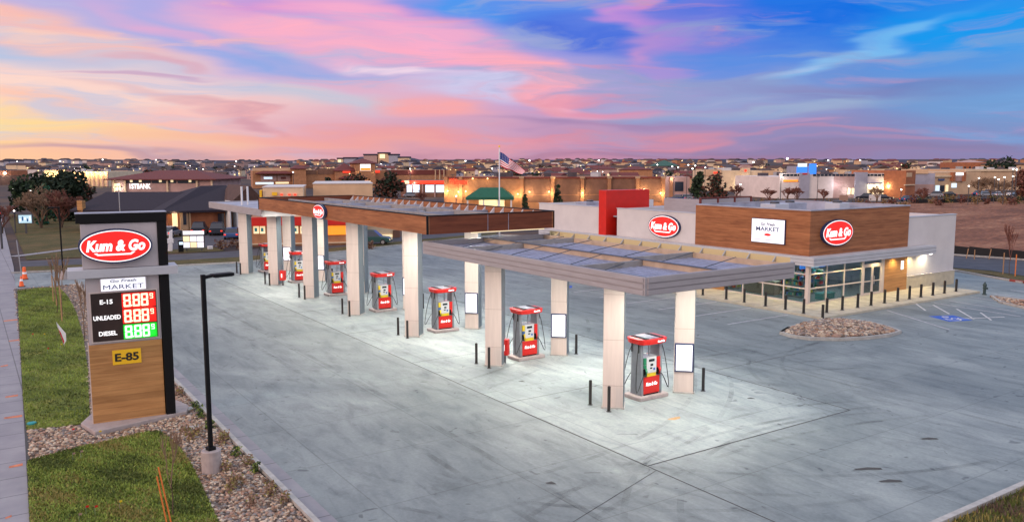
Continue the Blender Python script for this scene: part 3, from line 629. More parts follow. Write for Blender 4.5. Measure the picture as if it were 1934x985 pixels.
def gusset(par, x, y0, y1, step, zb, zt, sgn=-1, m_='galvanised'):
    y = y0; k = 0
    while y < y1 and k < 40:
        mb = MB(); mb.hull([(x, y-.025, zb), (x+sgn*.34, y-.025, zb), (x, y-.025, zt)], [(x, y+.025, zb), (x+sgn*.34, y+.025, zb), (x, y+.025, zt)])
        mb.build('fascia_bracket', m_, par, world=True); y += step; k += 1
def canopy_lights(par, spots, z, power):
    for (x, y) in spots:
        mb = MB(); mb.box(x-.28, x+.28, y-.28, y+.28, z-.05, z+.02); f = mb.build('light_fixture', 'black_metal', par, world=True)
        mb = MB(); mb.box(x-.23, x+.23, y-.23, y+.23, z-.062, z-.052); mb.build('lens', 'lamp_lit', f, world=True)
        l = lamp('canopy_light', 'AREA', (x, y, z-.08), power, (1, .95, .84), (.5, .5)); 
rod = lambda par, a, b: MB().tube([a, b], .018, 4).build('tie_rod', 'dark_steel', par, world=True)

# near grey canopy -------------------------------------------------
x0, x1, y0, y1, zb, zt = 18.77, 26.57, 20.1, 36.0, 5.2, 5.82
can = thing('fuel_canopy', 'low grey canopy nearest the camera, open beams and pale roof panels, four columns', 'canopy', (22.6, 28, 0), group='roofs over the fuel pumps')
fascia(can, x0, x1, y0, y1, zb, zt, ('fascia_grey', 'fascia_grey'), 3)
MB().box(x0+.12, x1-.12, y0+.12, y1-.12, zb+.03, zb+.07).build('soffit', 'soffit_white', can, world=True)
dk = zt-.25; mb = MB(); mb.box(x0+.12, x1-.12, y0+.12, y1-.12, dk-.03, dk)
x = x0+.3
while x < x1-.3: mb.box(x-.03, x+.03, y0+.14, y1-.14, dk+.001, dk+.03); x += .35
mb.build('roof_panel', 'roof_deck', can, world=True)
bx = x0+3.5; MB().box(bx-.05, bx+.05, y0+.12, y1-.12, dk+.002, zt-.0).build('long_beam', 'beam_cream', can, world=True)
MB().box(bx-.11, bx+.11, y0+.12, y1-.12, zt+.001, zt+.016).build('beam_flange', 'dark_steel', can, world=True)
for by in (y0+3.9, y0+12.2):
    MB().box(x0+.14, bx-.06, by-.06, by+.06, dk+.002, zt-.01).build('cross_beam', 'beam_grey', can, world=True); MB().box(bx+.06, x1-.56, by+.9, by+1.02, dk+.002, zt-.01).build('cross_beam', 'beam_grey', can, world=True)
MB().box(x1-.55, x1-.47, y0+.15, y1-.15, dk+.002, zt-.02).build('edge_beam', 'beam_cream', can, world=True)
MB().box(x1-.135, x1-.122, y0+.12, y1-.12, dk+.002, zt+.17).build('fascia_liner', 'liner_cream', can, world=True)
MB().box(x0+.122, x0+.20, y0+.13, y1-.13, zt-.06, zt+.004).build('roof_flashing', 'dark_steel', can, world=True)
gusset(can, x1-.136, y0+.8, y1, 1.28, dk+.05, zt+.17)
for k in range(6):
    rod(can, (bx+.1, y0+1.4+k*2.3, dk+.03), (x1-.6, y0+2.4+k*2.3, zt)); rod(can, (x0+.3, y0+3.0+k*2.1, dk+.03), (bx-.1, y0+4.2+k*2.1, zt))
for i in (0, 1):
    column_mesh(CX[i], CY[i], zb+.06, can); column_mesh(CX[i]+3.9, CY[i], zb+.06, can)
canopy_lights(can, [(20.6, 21.6), (24.0, 21.6), (19.7, 28.2), (22.6, 28.2), (25.6, 28.2), (22.6, 34.2)], zb, 240)

# timber canopy ----------------------------------------------------
x0, x1, y0, y1, zb, zt = 18.6, 26.2, 35.2, 62.3, 6.2, 7.07
can2 = thing('fuel_canopy', 'raised middle canopy clad in brown timber boards with black corner trim', 'canopy', (22.4, 48.7, 0), group='roofs over the fuel pumps')
fascia(can2, x0, x1, y0, y1, zb, zt, ('timber_cladding', 'timber_shaded'), 0)
for a_ in ((x0-.03, x1+.03, y0-.03, y0+.13), (x0-.03, x1+.03, y1-.13, y1+.03), (x0-.03, x0+.13, y0+.13, y1-.13), (x1-.13, x1+.03, y0+.13, y1-.13)):
    MB().box(*a_, zt+.002, zt+.05).build('roof_rim', 'black_metal', can2, world=True)
for (xx, yy) in ((x0, y0), (x1, y0), (x0, y1)):
    MB().box(xx-.03, xx+.05 if xx == x0 else xx+.03, yy-.03 if yy == y0 else yy-.05, yy+.06 if yy == y0 else yy+.03, zb, zt).build('corner_trim', 'black_metal', can2, world=True)
for sx in (x0+3.45, x0+4.7): MB().box(sx-.012, sx+.012, y0-.008, y0-.001, zb, zt).build('panel_seam', 'roof_membrane', can2, world=True)
MB().box(x0+.12, x1-.12, y0+.12, y1-.12, zb+.05, zb+.09).build('soffit', 'soffit_white', can2, world=True)
mb = MB(); mb.box(x0+.12, x1-.12, y0+.12, y1-.12, zb+.4, zb+.44)
x = x0+.3
while x < x1-.3: mb.box(x-.03, x+.03, y0+.14, y1-.14, zb+.441, zb+.48); x += .4
mb.build('roof_panel', 'roof_membrane', can2, world=True)
for bx in (x0+2.3, x0+5.2): MB().box(bx-.06, bx+.06, y0+.12, y1-.12, zb+.44, zt-.12).build('long_beam', 'beam_grey', can2, world=True)
for k in range(6): MB().box(x0+.14, x1-.14, y0+2.2+k*4.2, y0+2.35+k*4.2, zb+.44, zt-.2).build('cross_beam', 'roof_membrane', can2, world=True)
gusset(can2, x1-.13, y0+.7, y1, 1.0, zb+.5, zt+.0, m_='soffit_white')
for k in range(7): MB().box(x0+1.2+(k % 3)*1.7, x0+1.5+(k % 3)*1.7, y0+2.8+k*3.5, y0+3.1+k*3.5, zb+.44, zb+.75).build('roof_vent', 'galvanised', can2, world=True)
for i in (2, 3, 4):
    column_mesh(CX[i], CY[i], zb+.06, can2); column_mesh(CX[i]+3.9, CY[i], zb+.06, can2)
canopy_lights(can2, [(19.6, 38.5), (22.6, 37.2), (25.2, 38.5), (19.6, 44.8), (25.2, 44.8), (22.6, 44.8), (19.6, 52.8), (25.2, 52.8), (22.6, 60.3), (19.6, 60.3)], zb, 240)
MB().box(x0+2.5, x1-.6, y0+.02, y0+.10, zb-.05, zb-.01).build('gap_glow', 'soft_lit', can2, world=True)  # no lamp: glowing strip for light showing in the gap under the timber end

# far grey canopy --------------------------------------------------
x0, x1, y0, y1, zb, zt = 18.75, 26.4, 62.0, 78.0, 5.64, 6.2
can3 = thing('fuel_canopy', 'low grey canopy farthest from the camera, behind the timber one', 'canopy', (22.6, 70, 0), group='roofs over the fuel pumps')
fascia(can3, x0, x1, y0, y1, zb, zt, ('fascia_grey', 'fascia_grey'), 1)
MB().box(x0+.12, x1-.12, y0+.12, y1-.12, zb+.05, zb+.09).build('soffit', 'soffit_white', can3, world=True)
MB().box(x0+.12, x1-.12, y0+.12, y1-.12, zt-.12, zt-.08).build('roof_panel', 'roof_membrane', can3, world=True)
for i in (5, 6):
    column_mesh(CX[i], CY[i], zb+.06, can3); column_mesh(CX[i]+3.9, CY[i], zb+.06, can3)
canopy_lights(can3, [(22.4, 63.2), (22.6, 68.8), (19.6, 68.8), (25, 68.8), (22.6, 76.3)], zb, 170)
for (px, h_) in ((19.9, 1.5), (20.4, 1.5)): MB().tube([(px, 71.4, zt-.1), (px, 71.4, zt+h_)], .09, 8).build('vent_pipe', 'soffit_white', can3, world=True)

# ================================================================== ISLANDS
def curve3(a, b, sag, out_, n_=9):
    a, b = Vector(a), Vector(b); r_ = []
    for i in range(n_):
        t_ = i/(n_-1); p = a.lerp(b, t_); w_ = math.sin(math.pi*t_); r_.append((p.x+out_[0]*w_, p.y+out_[1]*w_, p.z-sag*w_**1.5))
    return r_
def make_pump(kind):
    t_ = thing('fuel_dispenser', '', 'fuel dispenser', group='fuel dispensers under the canopies')
    MB().prism([(-.78, -.52), (.78, -.52), (.82, -.4), (.82, .4), (.78, .52), (-.78, .52), (-.82, .4), (-.82, -.4)], 0, .16).build('island_kerb', 'concrete_base', t_, bevel=.03)
    MB().box(-.44, .44, -.27, .27, .16, 1.72).build('cabinet', 'pump_grey', t_, bevel=.015)
    for s in (-1, 1):
        mb = MB(); mb.hull([(s*.45, -.33, .16), (s*.57, -.33, .16), (s*.57, .33, .16), (s*.45, .33, .16)], [(s*.45, -.27, 2.3), (s*.60, -.27, 2.3), (s*.60, .27, 2.3), (s*.45, .27, 2.3)])
        mb.build('side_panel', 'pump_grey', t_, bevel=.012)
    MB().tube([(.1, 0, 1.72), (.1, 0, 2.3)], .03, 6).build('hanger_post', 'galvanised', t_)
    for s in (-1, 1):                                    # front and back faces
        y = s*.27
        d = MB().box(-.44, .44, *sorted((y+s*.002, y+s*.05)), .22, .92).build('lower_door', 'red_plastic', t_, bevel=.01)
        sgn = -s
        text('lettering', 'Kum & Go', 'sign_white_lit', d, (0, y+s*.055, .62), (-s if s > 0 else 1, 0, 0), .2, .004, .006, .25, .62)
        MB().box(-.40, .40, *sorted((y+s*.002, y+s*.04)), .16, .21).build('kick_plate', 'black_metal', t_)
        c_ = MB().box(-.30, .24, *sorted((y+s*.002, y+s*.07)), 1.08, 1.74).build('control_panel', 'pump_white', t_, bevel=.01)
        MB().box(-.19, .12, *sorted((y+s*.072, y+s*.078)), 1.55, 1.66).build('screen', 'screen_dark', c_)
        MB().box(-.10, .05, *sorted((y+s*.072, y+s*.078)), 1.37, 1.46).build('card_reader', 'screen_dark', c_)
        MB().box(-.12, .0, *sorted((y+s*.072, y+s*.078)), 1.25, 1.31).build('keypad', 'screen_dark', c_)
        MB().box(.06, .16, *sorted((y+s*.072, y+s*.078)), 1.18, 1.28).build('receipt_slot', 'blue_plastic', c_)
        MB().box(-.28, .22, *sorted((y+s*.002, y+s*.06)), .93, 1.07).build('price_strip', 'yellow_plastic', t_)
        lc = 'green_plastic' if kind else 'yellow_plastic'
        MB().box(-.44, -.31, *sorted((y+s*.002, y+s*.06)), 1.45, 1.72).build('grade_label', lc, t_)
        MB().box(-.44, -.31, *sorted((y+s*.002, y+s*.06)), 1.30, 1.42).build('grade_label', lc if kind else 'blue_plastic', t_)
        MB().box(.26, .44, *sorted((y+s*.002, y+s*.07)), 1.28, 1.72).build('grade_label', 'red_plastic', t_)
        for xx, mm in ((-.37, lc), (.36, 'red_plastic')):
            h_ = MB().box(xx-.07, xx+.07, *sorted((y+s*.002, y+s*.09)), .98, 1.26).build('nozzle_boot', 'black_metal', t_)
            mb = MB(); mb.tube([(xx, y+s*.12, 1.02), (xx, y+s*.15, 1.18), (xx, y+s*.1, 1.3)], .045, 6); mb.build('nozzle', mm, h_, smooth=True)
    # high hoses: down from the header, a loop near the ground, up to the boot
    for (a_, b_, o_) in (((-.64, -.2, 2.22), (-.40, -.36, 1.05), (-.28, -.1)), ((.64, -.2, 2.22), (.40, -.36, 1.05), (.20, -.12)), ((-.64, .2, 2.22), (-.40, .36, 1.05), (-.28, .1)), ((.64, .2, 2.22), (.40, .36, 1.05), (.24, .1))):
        MB().tube(curve3(a_, b_, 1.22, (o_[0]*1.5, o_[1]*1.6), 12), .017, 5).build('hose', 'rubber', t_, smooth=True)
        MB().tube([(a_[0], a_[1], 1.95), (a_[0], a_[1], 2.3)], .03, 6).build('hose_reel', 'rubber', t_)
    hd = MB(); pr = [(-.66, -.50), (-.35, -.58), (.35, -.58), (.66, -.50), (.74, -.3), (.74, .3), (.66, .50), (.35, .58), (-.35, .58), (-.66, .50), (-.74, .3), (-.74, -.3)]
    hd.hull([(a*.94, b*.94, 2.3) for a, b in pr], [(a, b, 2.52) for a, b in pr]); h_ = hd.build('header', 'red_plastic', t_, bevel=.03)
    MB().box(-.26, .26, -.44, .44, 2.523, 2.545).build('header_plate', 'pump_grey', h_)
    for s in (-1, 1): MB().box(s*.40-.09, s*.40+.09, -.46, .46, 2.523, 2.55).build('header_stripe', 'black_metal', h_)
    text('lettering', 'Kum & Go', 'sign_white_lit', h_, (.25, -.575, 2.42), (1, 0, 0), .11, .012, .003, .25, .36)
    return t_
pumpA = make_pump(True); pumpB = make_pump(False)
usedB = False
for i in range(7):
    loc = (23.1+DX[i], CY[i]+.55, 0)
    lb = ('red topped fuel dispenser with green labels on the island nearest the camera' if i == 0 else 'red topped grey fuel dispenser on the %s island from the camera' % ORD[i])
    if i == 0: pumpA.location = loc; pumpA['label'] = lb
    elif not usedB: pumpB.location = loc; pumpB['label'] = lb; usedB = True
    else: copy_tree(pumpB, None, loc, label=lb)
# poster frames on the rear columns
def make_poster():
    t_ = thing('poster_frame', '', 'poster frame', group='lit poster frames on the rear columns')
    MB().box(-.39, .39, -.07, -.003, 0, 1.22).build('frame', 'sign_navy', t_, bevel=.01)
    MB().box(-.33, .33, -.078, -.071, .06, 1.16).build('poster', 'sign_panel_lit', t_)
    return t_
po = make_poster(); rz = math.atan2(cbv.y, cbv.x)
for i in range(7):
    l_ = Vector((CX[i]+3.9, CY[i], .93)); lb = 'blank white lit poster in a dark frame on the rear column of the %s island' % ORD[i]
    if i == 0: po.location = l_; po.rotation_euler = (0, 0, rz); po['label'] = lb
    else: copy_tree(po, None, l_, rz, lb)
# red waste boxes at two columns
def waste(x, y, lb):
    t_ = thing('waste_box', lb, 'waste box', (x, y, 0), rz-R(8), group='red boxes beside canopy columns')
    MB().box(-.2, .2, -.16, .16, .42, 1.2).build('box', 'red_plastic', t_, bevel=.02); MB().box(-.05, .05, -.165, -.161, .65, .95).build('label_plate', 'sign_white_lit', t_)
    MB().box(-.05, .05, -.05, .05, 0, .42).build('post', 'dark_steel', t_)
p = g(951, 688); waste(p.x+.2, p.y+.2, 'red service box beside the front column of the second island')
p = g(530, 539); waste(p.x+.2, p.y, 'red service box beside the front column of the sixth island')
def make_bollard(h_=.92, r_=.075, col_='bollard_black'):
    t_ = thing('bollard', '', 'bollard')
    mb = MB(); mb.lathe([(r_, 0), (r_, h_-.03), (r_*.8, h_-.005), (r_*.3, h_)], 12); mb.build('post', col_, t_)
    mb = MB(); mb.lathe([(r_*1.6, 0), (r_*1.6, .02), (r_, .03)], 12); mb.build('base_collar', 'dark_steel', t_)
    return t_
bo = make_bollard(1.02, .065); first = True
for i in range(7):
    for k, (dx, dy, w_) in enumerate(((-.4, .9, 'left of the front column'), (-.38, -.22, 'in front of the front column'), (4.85, -.22, 'right of the rear column'))):
        l_ = (CX[i]+dx, CY[i]+dy, 0); lb = 'thin black steel bollard %s of the %s island' % (w_, ORD[i])
        if first: bo.location = l_; bo['label'] = lb; first = False; q = bo
        else: q = copy_tree(bo, None, l_, label=lb)
        q['group'] = 'bollards guarding the pump islands'

# oval shop sign, used on the monument, the canopy and the shop ------------------
def oval_sign(o, ux, w_, h_, label, n_=48, depth=.22):
    ux = Vector(ux).normalized(); uy = Vector((-ux.y, ux.x, 0)); t_ = thing('oval_sign', label, 'sign', o, group='oval brand signs'); o = Vector(o)
    def el(k, s0=0): return [((w_/2-k)*math.cos(2*math.pi*i/n_), (h_/2-k)*math.sin(2*math.pi*i/n_)) for i in range(n_)]
    for nm, k, a_, b_, mt_ in (('casing', 0, -depth, -.01, 'sign_navy'), ('rim', w_*.022, -depth-.012, -depth-.001, 'sign_white_lit'), ('face', w_*.036, -depth-.024, -depth-.0125, 'sign_red_lit')):
        mb = MB((0, 0, 0), ux, uy); q = el(k); mb.side(q, a_, b_); mb.build(nm, mt_, t_)
    off = -uy*(depth+.036)
    text('lettering', 'Kum & Go', 'sign_white_lit', t_, off+Vector((0, 0, h_*.02)), ux, h_*.42, .006, h_*.018, .22, w_*.80, world=False)
    mb = MB(off, ux, uy); mb.side([(-w_*.30, -h_*.19), (-w_*.25, -h_*.26), (w_*.20, -h_*.26), (w_*.26, -h_*.17), (w_*.22, -h_*.17), (w_*.19, -h_*.215), (-w_*.24, -h_*.215), (-w_*.26, -h_*.18)], -.006, .006); mb.build('underline', 'sign_white_lit', t_)
    return t_
oval_sign((18.6, 49.2, 6.65), (0, -1, 0), 1.95, .92, 'small lit red oval sign on the timber canopy edge')
def market_sign(o, ux, w_, h_, label, small=True, depth=.12, parent=None):
    ux = Vector(ux).normalized(); uy = Vector((-ux.y, ux.x, 0)); t_ = thing('market_sign', label, 'sign', o, group='white market signs')
    mb = MB((0, 0, 0), ux, uy); mb.box(-w_/2, w_/2, -depth, -.006, -h_/2, h_/2); mb.build('casing', 'sign_navy' if small else 'sign_grey', t_)
    mb = MB((0, 0, 0), ux, uy); mb.box(-w_/2+.04, w_/2-.04, -depth-.012, -depth-.001, -h_/2+.04, h_/2-.04); mb.build('face', 'sign_panel_lit', t_)
    off = -uy*(depth+.02)
    k = .0 if not small else .08*h_
    text('lettering', 'Go Fresh', 'sign_slate_print', t_, off+Vector((0, 0, k+h_*(.26 if not small else .2))), ux, h_*.27 if not small else h_*.17, .003, h_*.006, .15, w_*(.56 if not small else .42), world=False)
    text('lettering', 'MARKET', 'sign_navy_print', t_, off+Vector((0, 0, k-h_*(.16 if not small else .0))), ux, h_*.46 if not small else h_*.24, .003, h_*.004 if small else .0, 0, w_*(.86 if not small else .7), world=False)
    if small:
        mb = MB(off+Vector((0, 0, -h_*.15)), ux, uy); mb.side([(w_*.1*math.cos(a), h_*.055*math.sin(a)) for a in [2*math.pi*i/20 for i in range(20)]], -.004, .004); mb.build('emblem', 'sign_red_lit', t_)
        mb = MB(off, ux, uy); mb.box(-w_*.42, w_*.25, -.003, .003, -h_*.37, -h_*.35); mb.build('small_print', 'sign_slate_print', t_)
    return t_

# ================================================================== PRICE SIGN
so = Vector((3.48, 32.82, 0)); sux = Vector((2.43, -.24, 0)).normalized()
sg = thing('price_sign', 'tall roadside price sign, timber base, grey head and black bracket frame', 'price sign', so)
def sb_(name, x0, x1, y0, y1, z0, z1, m_, par=None, bevel=0): return MB(so, sux).box(x0, x1, y0, y1, z0, z1).build(name, m_, par or sg, world=True, bevel=bevel)
MB().prism([tuple(g(*p)[:2]) for p in [(153, 806), (180, 823), (352, 783), (357, 772), (335, 762), (176, 785)]], 0, .16).build('footing', 'concrete_base', sg, world=True, bevel=.02)
sb_('timber_base', -.02, 2.43, 0, .62, .14, 3.08, 'timber_honey', bevel=.01)
sb_('side_trim', -.05, -.021, .02, .60, .14, 3.08, 'column_panel')
sb_('panel_housing', -.0, 2.43, .0, .60, 3.085, 5.55, 'sign_grey')
sb_('head_panel', -.06, 2.46, 0, .60, 5.86, 7.48, 'sign_grey', bevel=.01)
sb_('frame_post', 2.46, 2.79, -.06, .66, .02, 5.54, 'black_metal', bevel=.012)
sb_('frame_post', 2.465, 2.79, -.06, .66, 5.862, 7.50, 'black_metal', bevel=.012)
sb_('frame_cap', -.2, 2.80, -.07, .68, 7.50, 7.84, 'black_metal', bevel=.012)
sb_('cap_flashing', -.21, 2.81, -.08, .69, 7.842, 7.87, 'roof_membrane')
sb_('shelf', -.55, 3.10, -.22, .95, 5.54, 5.85, 'eave_grey', bevel=.015)
sb_('price_frame', .08, 2.36, -.05, -.002, 3.14, 5.0, 'column_panel')
sb_('price_board', .13, 2.31, -.075, -.052, 3.20, 4.96, 'led_board')
for k, (zc, nm, fld, led) in enumerate(((4.64, 'E-15', 'bloom_field_red', 'led_red'), (4.06, 'UNLEADED', 'bloom_field_red', 'led_red'), (3.48, 'DIESEL', 'bloom_field_green', 'led_green'))):
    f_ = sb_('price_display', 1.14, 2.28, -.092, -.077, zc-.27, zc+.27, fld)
    mb = MB(so, sux)
    def seg8(s0, z0, w_, h_, t_, skip=()):
        for nm_, (a_, b_, c_, d_) in dict(t=(.25*t_, w_-.25*t_, h_-t_, h_), m=(.25*t_, w_-.25*t_, h_/2-t_/2, h_/2+t_/2), b=(.25*t_, w_-.25*t_, 0, t_), tl=(0, t_, h_/2+.02, h_-.3*t_), bl=(0, t_, .3*t_, h_/2-.02), tr=(w_-t_, w_, h_/2+.02, h_-.3*t_), br=(w_-t_, w_, .3*t_, h_/2-.02)).items():
            if nm_ not in skip: mb.box(s0+a_, s0+b_, -.104, -.094, z0+c_, z0+d_)
    for dx_ in (1.19, 1.50, 1.78): seg8(dx_, zc-.235, .25, .47, .07)
    mb.box(1.435, 1.485, -.104, -.094, zc-.215, zc-.16); seg8(2.08, zc+.02, .12, .2, .032, ('bl',)); mb.build('digits', led, f_, world=True)
    text('fuel_name', nm, 'led_white', sg, so+sux*.63-Vector((-sux.y, sux.x, 0))*.085+Vector((0, 0, zc)), sux, .22, .004, .006, 0, (.42, .90, .60)[k])
pl = sb_('fuel_plate', .73, 1.69, -.03, -.002, 2.27, 2.81, 'plate_yellow')
text('lettering', 'E-85', 'ink_black', pl, so+sux*1.21-Vector((-sux.y, sux.x, 0))*.036+Vector((0, 0, 2.54)), sux, .40, .003, .012, 0, .80)
oval_sign(so+sux*1.05-Vector((-sux.y, sux.x, 0))*.01+Vector((0, 0, 6.67)), sux, 2.42, 1.25, 'large lit red oval sign on the head of the roadside price sign')
oval_sign(so+sux*1.05+Vector((-sux.y, sux.x, 0))*.61+Vector((0, 0, 6.67)), -sux, 2.42, 1.25, 'back side oval sign of the roadside price sign, edge on at its left')
market_sign(so+sux*1.23+Vector((0, 0, 5.25)), sux, 1.56, .52, 'white market panel under the shelf of the roadside price sign', small=False, depth=.06)
# glow of the lit price digits
lamp('price_glow', 'AREA', so+sux*1.7-Vector((-sux.y, sux.x, 0))*.14+Vector((0, 0, 4.35)), 9, (1, .06, .02), (1.0, .9), (so*0+Vector((0, 0, 0))) and None).rotation_euler = (R(90), 0, math.atan2(sux.y, sux.x))
lamp('price_glow', 'AREA', so+sux*1.7-Vector((-sux.y, sux.x, 0))*.14+Vector((0, 0, 3.48)), 7, (.05, 1, .12), (1.0, .4)).rotation_euler = (R(90), 0, math.atan2(sux.y, sux.x))

# lot lamp in front ------------------------------------------------------
def lot_lamp(x, y, h_, label, ux=(1, 0, 0), head=.95, lit=False, base=.72):
    t_ = thing('lot_lamp', label, 'lamp post', (x, y, 0), group='shoebox lamp posts')
    MB((0, 0, 0), ux).lathe([(.30, 0), (.30, base-.02), (.28, base)], 20).build('footing', 'concrete_base', t_)
    MB((0, 0, 0), ux).box(-.12, .12, -.12, .12, base, base+.10).build('base_plate', 'black_metal', t_, bevel=.01)
    MB((0, 0, 0), ux).box(-.06, .06, -.06, .06, base+.1, h_).build('pole', 'black_metal', t_, bevel=.01)
    MB((0, 0, 0), ux).hull([(.06, -.05, h_-.14), (.28, -.07, h_-.10), (.28, .07, h_-.10), (.06, .05, h_-.14)], [(.06, -.05, h_-.04), (.28, -.07, h_-.02), (.28, .07, h_-.02), (.06, .05, h_-.04)]).build('arm', 'black_metal', t_)
    f_ = MB((0, 0, 0), ux).box(.28, head, -.16, .16, h_-.11, h_-.01).build('lamp_head', 'black_metal', t_, bevel=.02)
    MB((0, 0, 0), ux).box(.34, head-.05, -.12, .12, h_-.125, h_-.112).build('lens', 'star_lamp' if lit else 'glass_dark', f_)
    return t_
lot_lamp(5.96, 25.94, 6.25, 'black square lamp post on round concrete footing in front of the price sign', (.98, .2, 0))
p = g(120, 527); lot_lamp(p.x, p.y, 6.1, 'slim dark lamp post behind the price sign at the left lawn', (-1, .1, 0), .8)

# ================================================================== SHOP
XF, YF = 47.15, 34.57
shop = thing('convenience_store', 'flat roofed convenience store, timber clad corner, white walls and red fin', 'shop building', (56, 45, 0))
def sb(name, x0, x1, y0, y1, z0, z1, m_, par=None, bevel=0): return MB().box(x0, x1, y0, y1, z0, z1).build(name, m_, par or shop, world=True, bevel=bevel)
struct(sb('shop_walkway', 43.7, 62.6, 30.9, 66, 0, .14, 'walk_concrete')).parent = None
o = bpy.data.objects['shop_walkway']; o.location = (56, 45, 0)
for k in range(8): strip('slab_joint', [(45.5+2.2*k, 30.95), (45.5+2.2*k, 34.5)], .02, 'joint_dark', .14, .143)
for k in range(10): strip('slab_joint', [(43.75, 35.5+2.5*k), (47.1, 35.5+2.5*k)], .02, 'joint_dark', .14, .143)
# timber upper volume
for a_ in ((XF, 58.9, YF, YF+.14), (XF, 58.9, 44.81, 44.95), (XF, XF+.14, YF+.14, 44.81), (58.76, 58.9, YF+.14, 44.81)): sb('timber_volume', *a_, 3.3, 6.42, 'timber_cladding')
for a_ in ((XF+.141, 58.759, YF+.141, YF+.16), (XF+.141, 58.759, 44.79, 44.809), (XF+.141, XF+.16, YF+.161, 44.789), (58.74, 58.759, YF+.161, 44.789)): sb('parapet_lining', *a_, 5.35, 6.41, 'roof_membrane')
sb('inner_roof', XF+.14, 58.76, YF+.14, 44.81, 5.24, 5.34, 'roof_membrane')
for a_ in ((XF-.04, 58.94, YF-.04, YF+.16), (XF-.04, 58.94, 44.83, 44.99), (XF-.04, XF+.16, YF+.16, 44.83), (58.78, 58.94, YF+.16, 44.83)): sb('parapet_cap', *a_, 6.422, 6.50, 'roof_membrane')
# white walls
sb('white_wall', XF+.05, XF+.35, 45.0, 54.2, 2.6, 5.74, 'stucco_white'); sb('parapet_cap', XF, XF+.42, 44.995, 54.25, 5.742, 5.79, 'eave_grey')
sb('white_wall', XF+.35, 62, 53.9, 54.2, 2.6, 5.74, 'stucco_white')
sb('white_wall', XF-.1, XF+.3, 56.12, 65.6, 2.6, 5.76, 'stucco_white'); sb('parapet_cap', XF-.15, XF+.35, 56.12, 65.65, 5.762, 5.81, 'eave_grey')
sb('white_wall', XF+.3, 62, 65.3, 65.6, 0, 5.76, 'stucco_white')
sb('red_fin', 46.7, 51.8, 55.1, 56.1, 0, 7.28, 'red_panel', bevel=.02)
sb('white_wall', 58.95, 65.62, YF+.05, YF+.35, 1.12, 5.56, 'stucco_white'); sb('parapet_cap', 58.94, 65.68, YF-.0, YF+.4, 5.562, 5.61, 'eave_grey')
sb('base_course', 58.95, 65.68, YF-.06, YF+.36, .0, 1.1, 'stucco_cream'); sb('base_cap', 58.95, 65.70, YF-.09, YF+.04, 1.1, 1.15, 'stucco_white')
sb('white_wall', 65.3, 65.62, YF+.36, 60, 0, 5.5, 'stucco_white')
sb('roof', XF+.4, 65.3, 45.0, 65.3, 4.95, 5.05, 'roof_membrane'); sb('roof', 58.96, 65.3, YF+.4, 45.0, 4.95, 5.06, 'roof_membrane')
# ground floor walls behind the eave
sb('lower_wall', XF+.02, XF+.3, 44.6, 65.3, .14, 2.75, 'stucco_cream')
sb('timber_panel', XF-.02, XF+.1, 41.9, 44.6, .14, 2.75, 'timber_honey'); sb('timber_panel', 55.95, 58.95, YF-.02, YF+.12, .14, 2.75, 'timber_honey')
sb('notice', 58.1, 58.42, YF-.05, YF-.025, 1.7, 2.35, 'sign_white_lit')
# eave
sb('eave', 46.55, 47.14, 33.75, 65, 2.78, 3.38, 'eave_grey', bevel=.01); sb('eave', 47.14, 61.4, 33.75, 34.56, 2.78, 3.38, 'eave_grey', bevel=.01)
for z_ in (2.96, 3.2): sb('eave_groove', 46.538, 46.549, 33.76, 65, z_, z_+.015, 'dark_steel'); sb('eave_groove', 46.56, 61.4, 33.738, 33.749, z_, z_+.015, 'dark_steel')
# glazing
def mull(x0, x1, y0, y1, z0=.14, z1=2.78, nm='mullion'): return sb(nm, x0, x1, y0, y1, z0, z1, 'column_panel')
mull(XF-.13, XF+.13, YF-.13, YF+.13, nm='corner_post')
for i, x in enumerate([49.15, 51.15]): mull(x-.045, x+.045, YF-.05, YF+.08)
mull(53.2, 53.42, YF-.06, YF+.10, nm='door_jamb'); mull(55.6, 55.94, YF-.06, YF+.10, nm='door_jamb')
for (a_, b_) in ((XF+.13, 49.105), (49.195, 51.105), (51.195, 53.2)):
    for zz in (.14, 1.12, 2.1): sb('transom', a_, b_, YF-.04, YF+.06, zz, zz+.08, 'column_panel')
    for (q, w_) in ((.22, 1.12), (1.2, 2.1), (2.18, 2.78)): sb('window_pane', a_, b_, YF+.0, YF+.012, q, w_, 'window_glass')
for k in range(2):
    xa = 53.42+k*1.09; d = sb('door', xa+.02, xa+.12, YF-.03, YF+.05, .15, 2.3, 'column_panel')
    for (a_, b_, q, w_) in ((xa+.97, xa+1.07, .15, 2.3), (xa+.12, xa+.97, .15, .3), (xa+.12, xa+.97, 2.16, 2.3), (xa+.12, xa+.97, 1.1, 1.17)): sb('door_rail', a_, b_, YF-.03, YF+.05, q, w_, 'column_panel', d)
    sb('door_pane', xa+.12, xa+.97, YF+.0, YF+.012, .3, 2.16, 'window_glass', d)
    sb('handle', xa+(.88 if k == 0 else .16), xa+(.92 if k == 0 else .2), YF-.09, YF-.05, .9, 1.5, 'galvanised', d)
sb('transom', 53.42, 55.6, YF-.04, YF+.06, 2.3, 2.4, 'column_panel'); sb('window_pane', 53.42, 55.6, YF, YF+.012, 2.4, 2.78, 'window_glass')
ys = [34.7, 36.5, 38.3, 40.1, 41.9]
for i in range(4):
    if i: mull(XF-.05, XF+.08, ys[i]-.045, ys[i]+.045)
    a_, b_ = ys[i]+(.045 if i else 0), ys[i+1]-.045
    for zz in (.14, 1.12, 2.1): sb('transom', XF-.04, XF+.06, a_, b_, zz, zz+.08, 'column_panel')
    for (q, w_) in ((.22, 1.12), (1.2, 2.1), (2.18, 2.78)): sb('window_pane', XF, XF+.012, a_, b_, q, w_, 'window_glass')
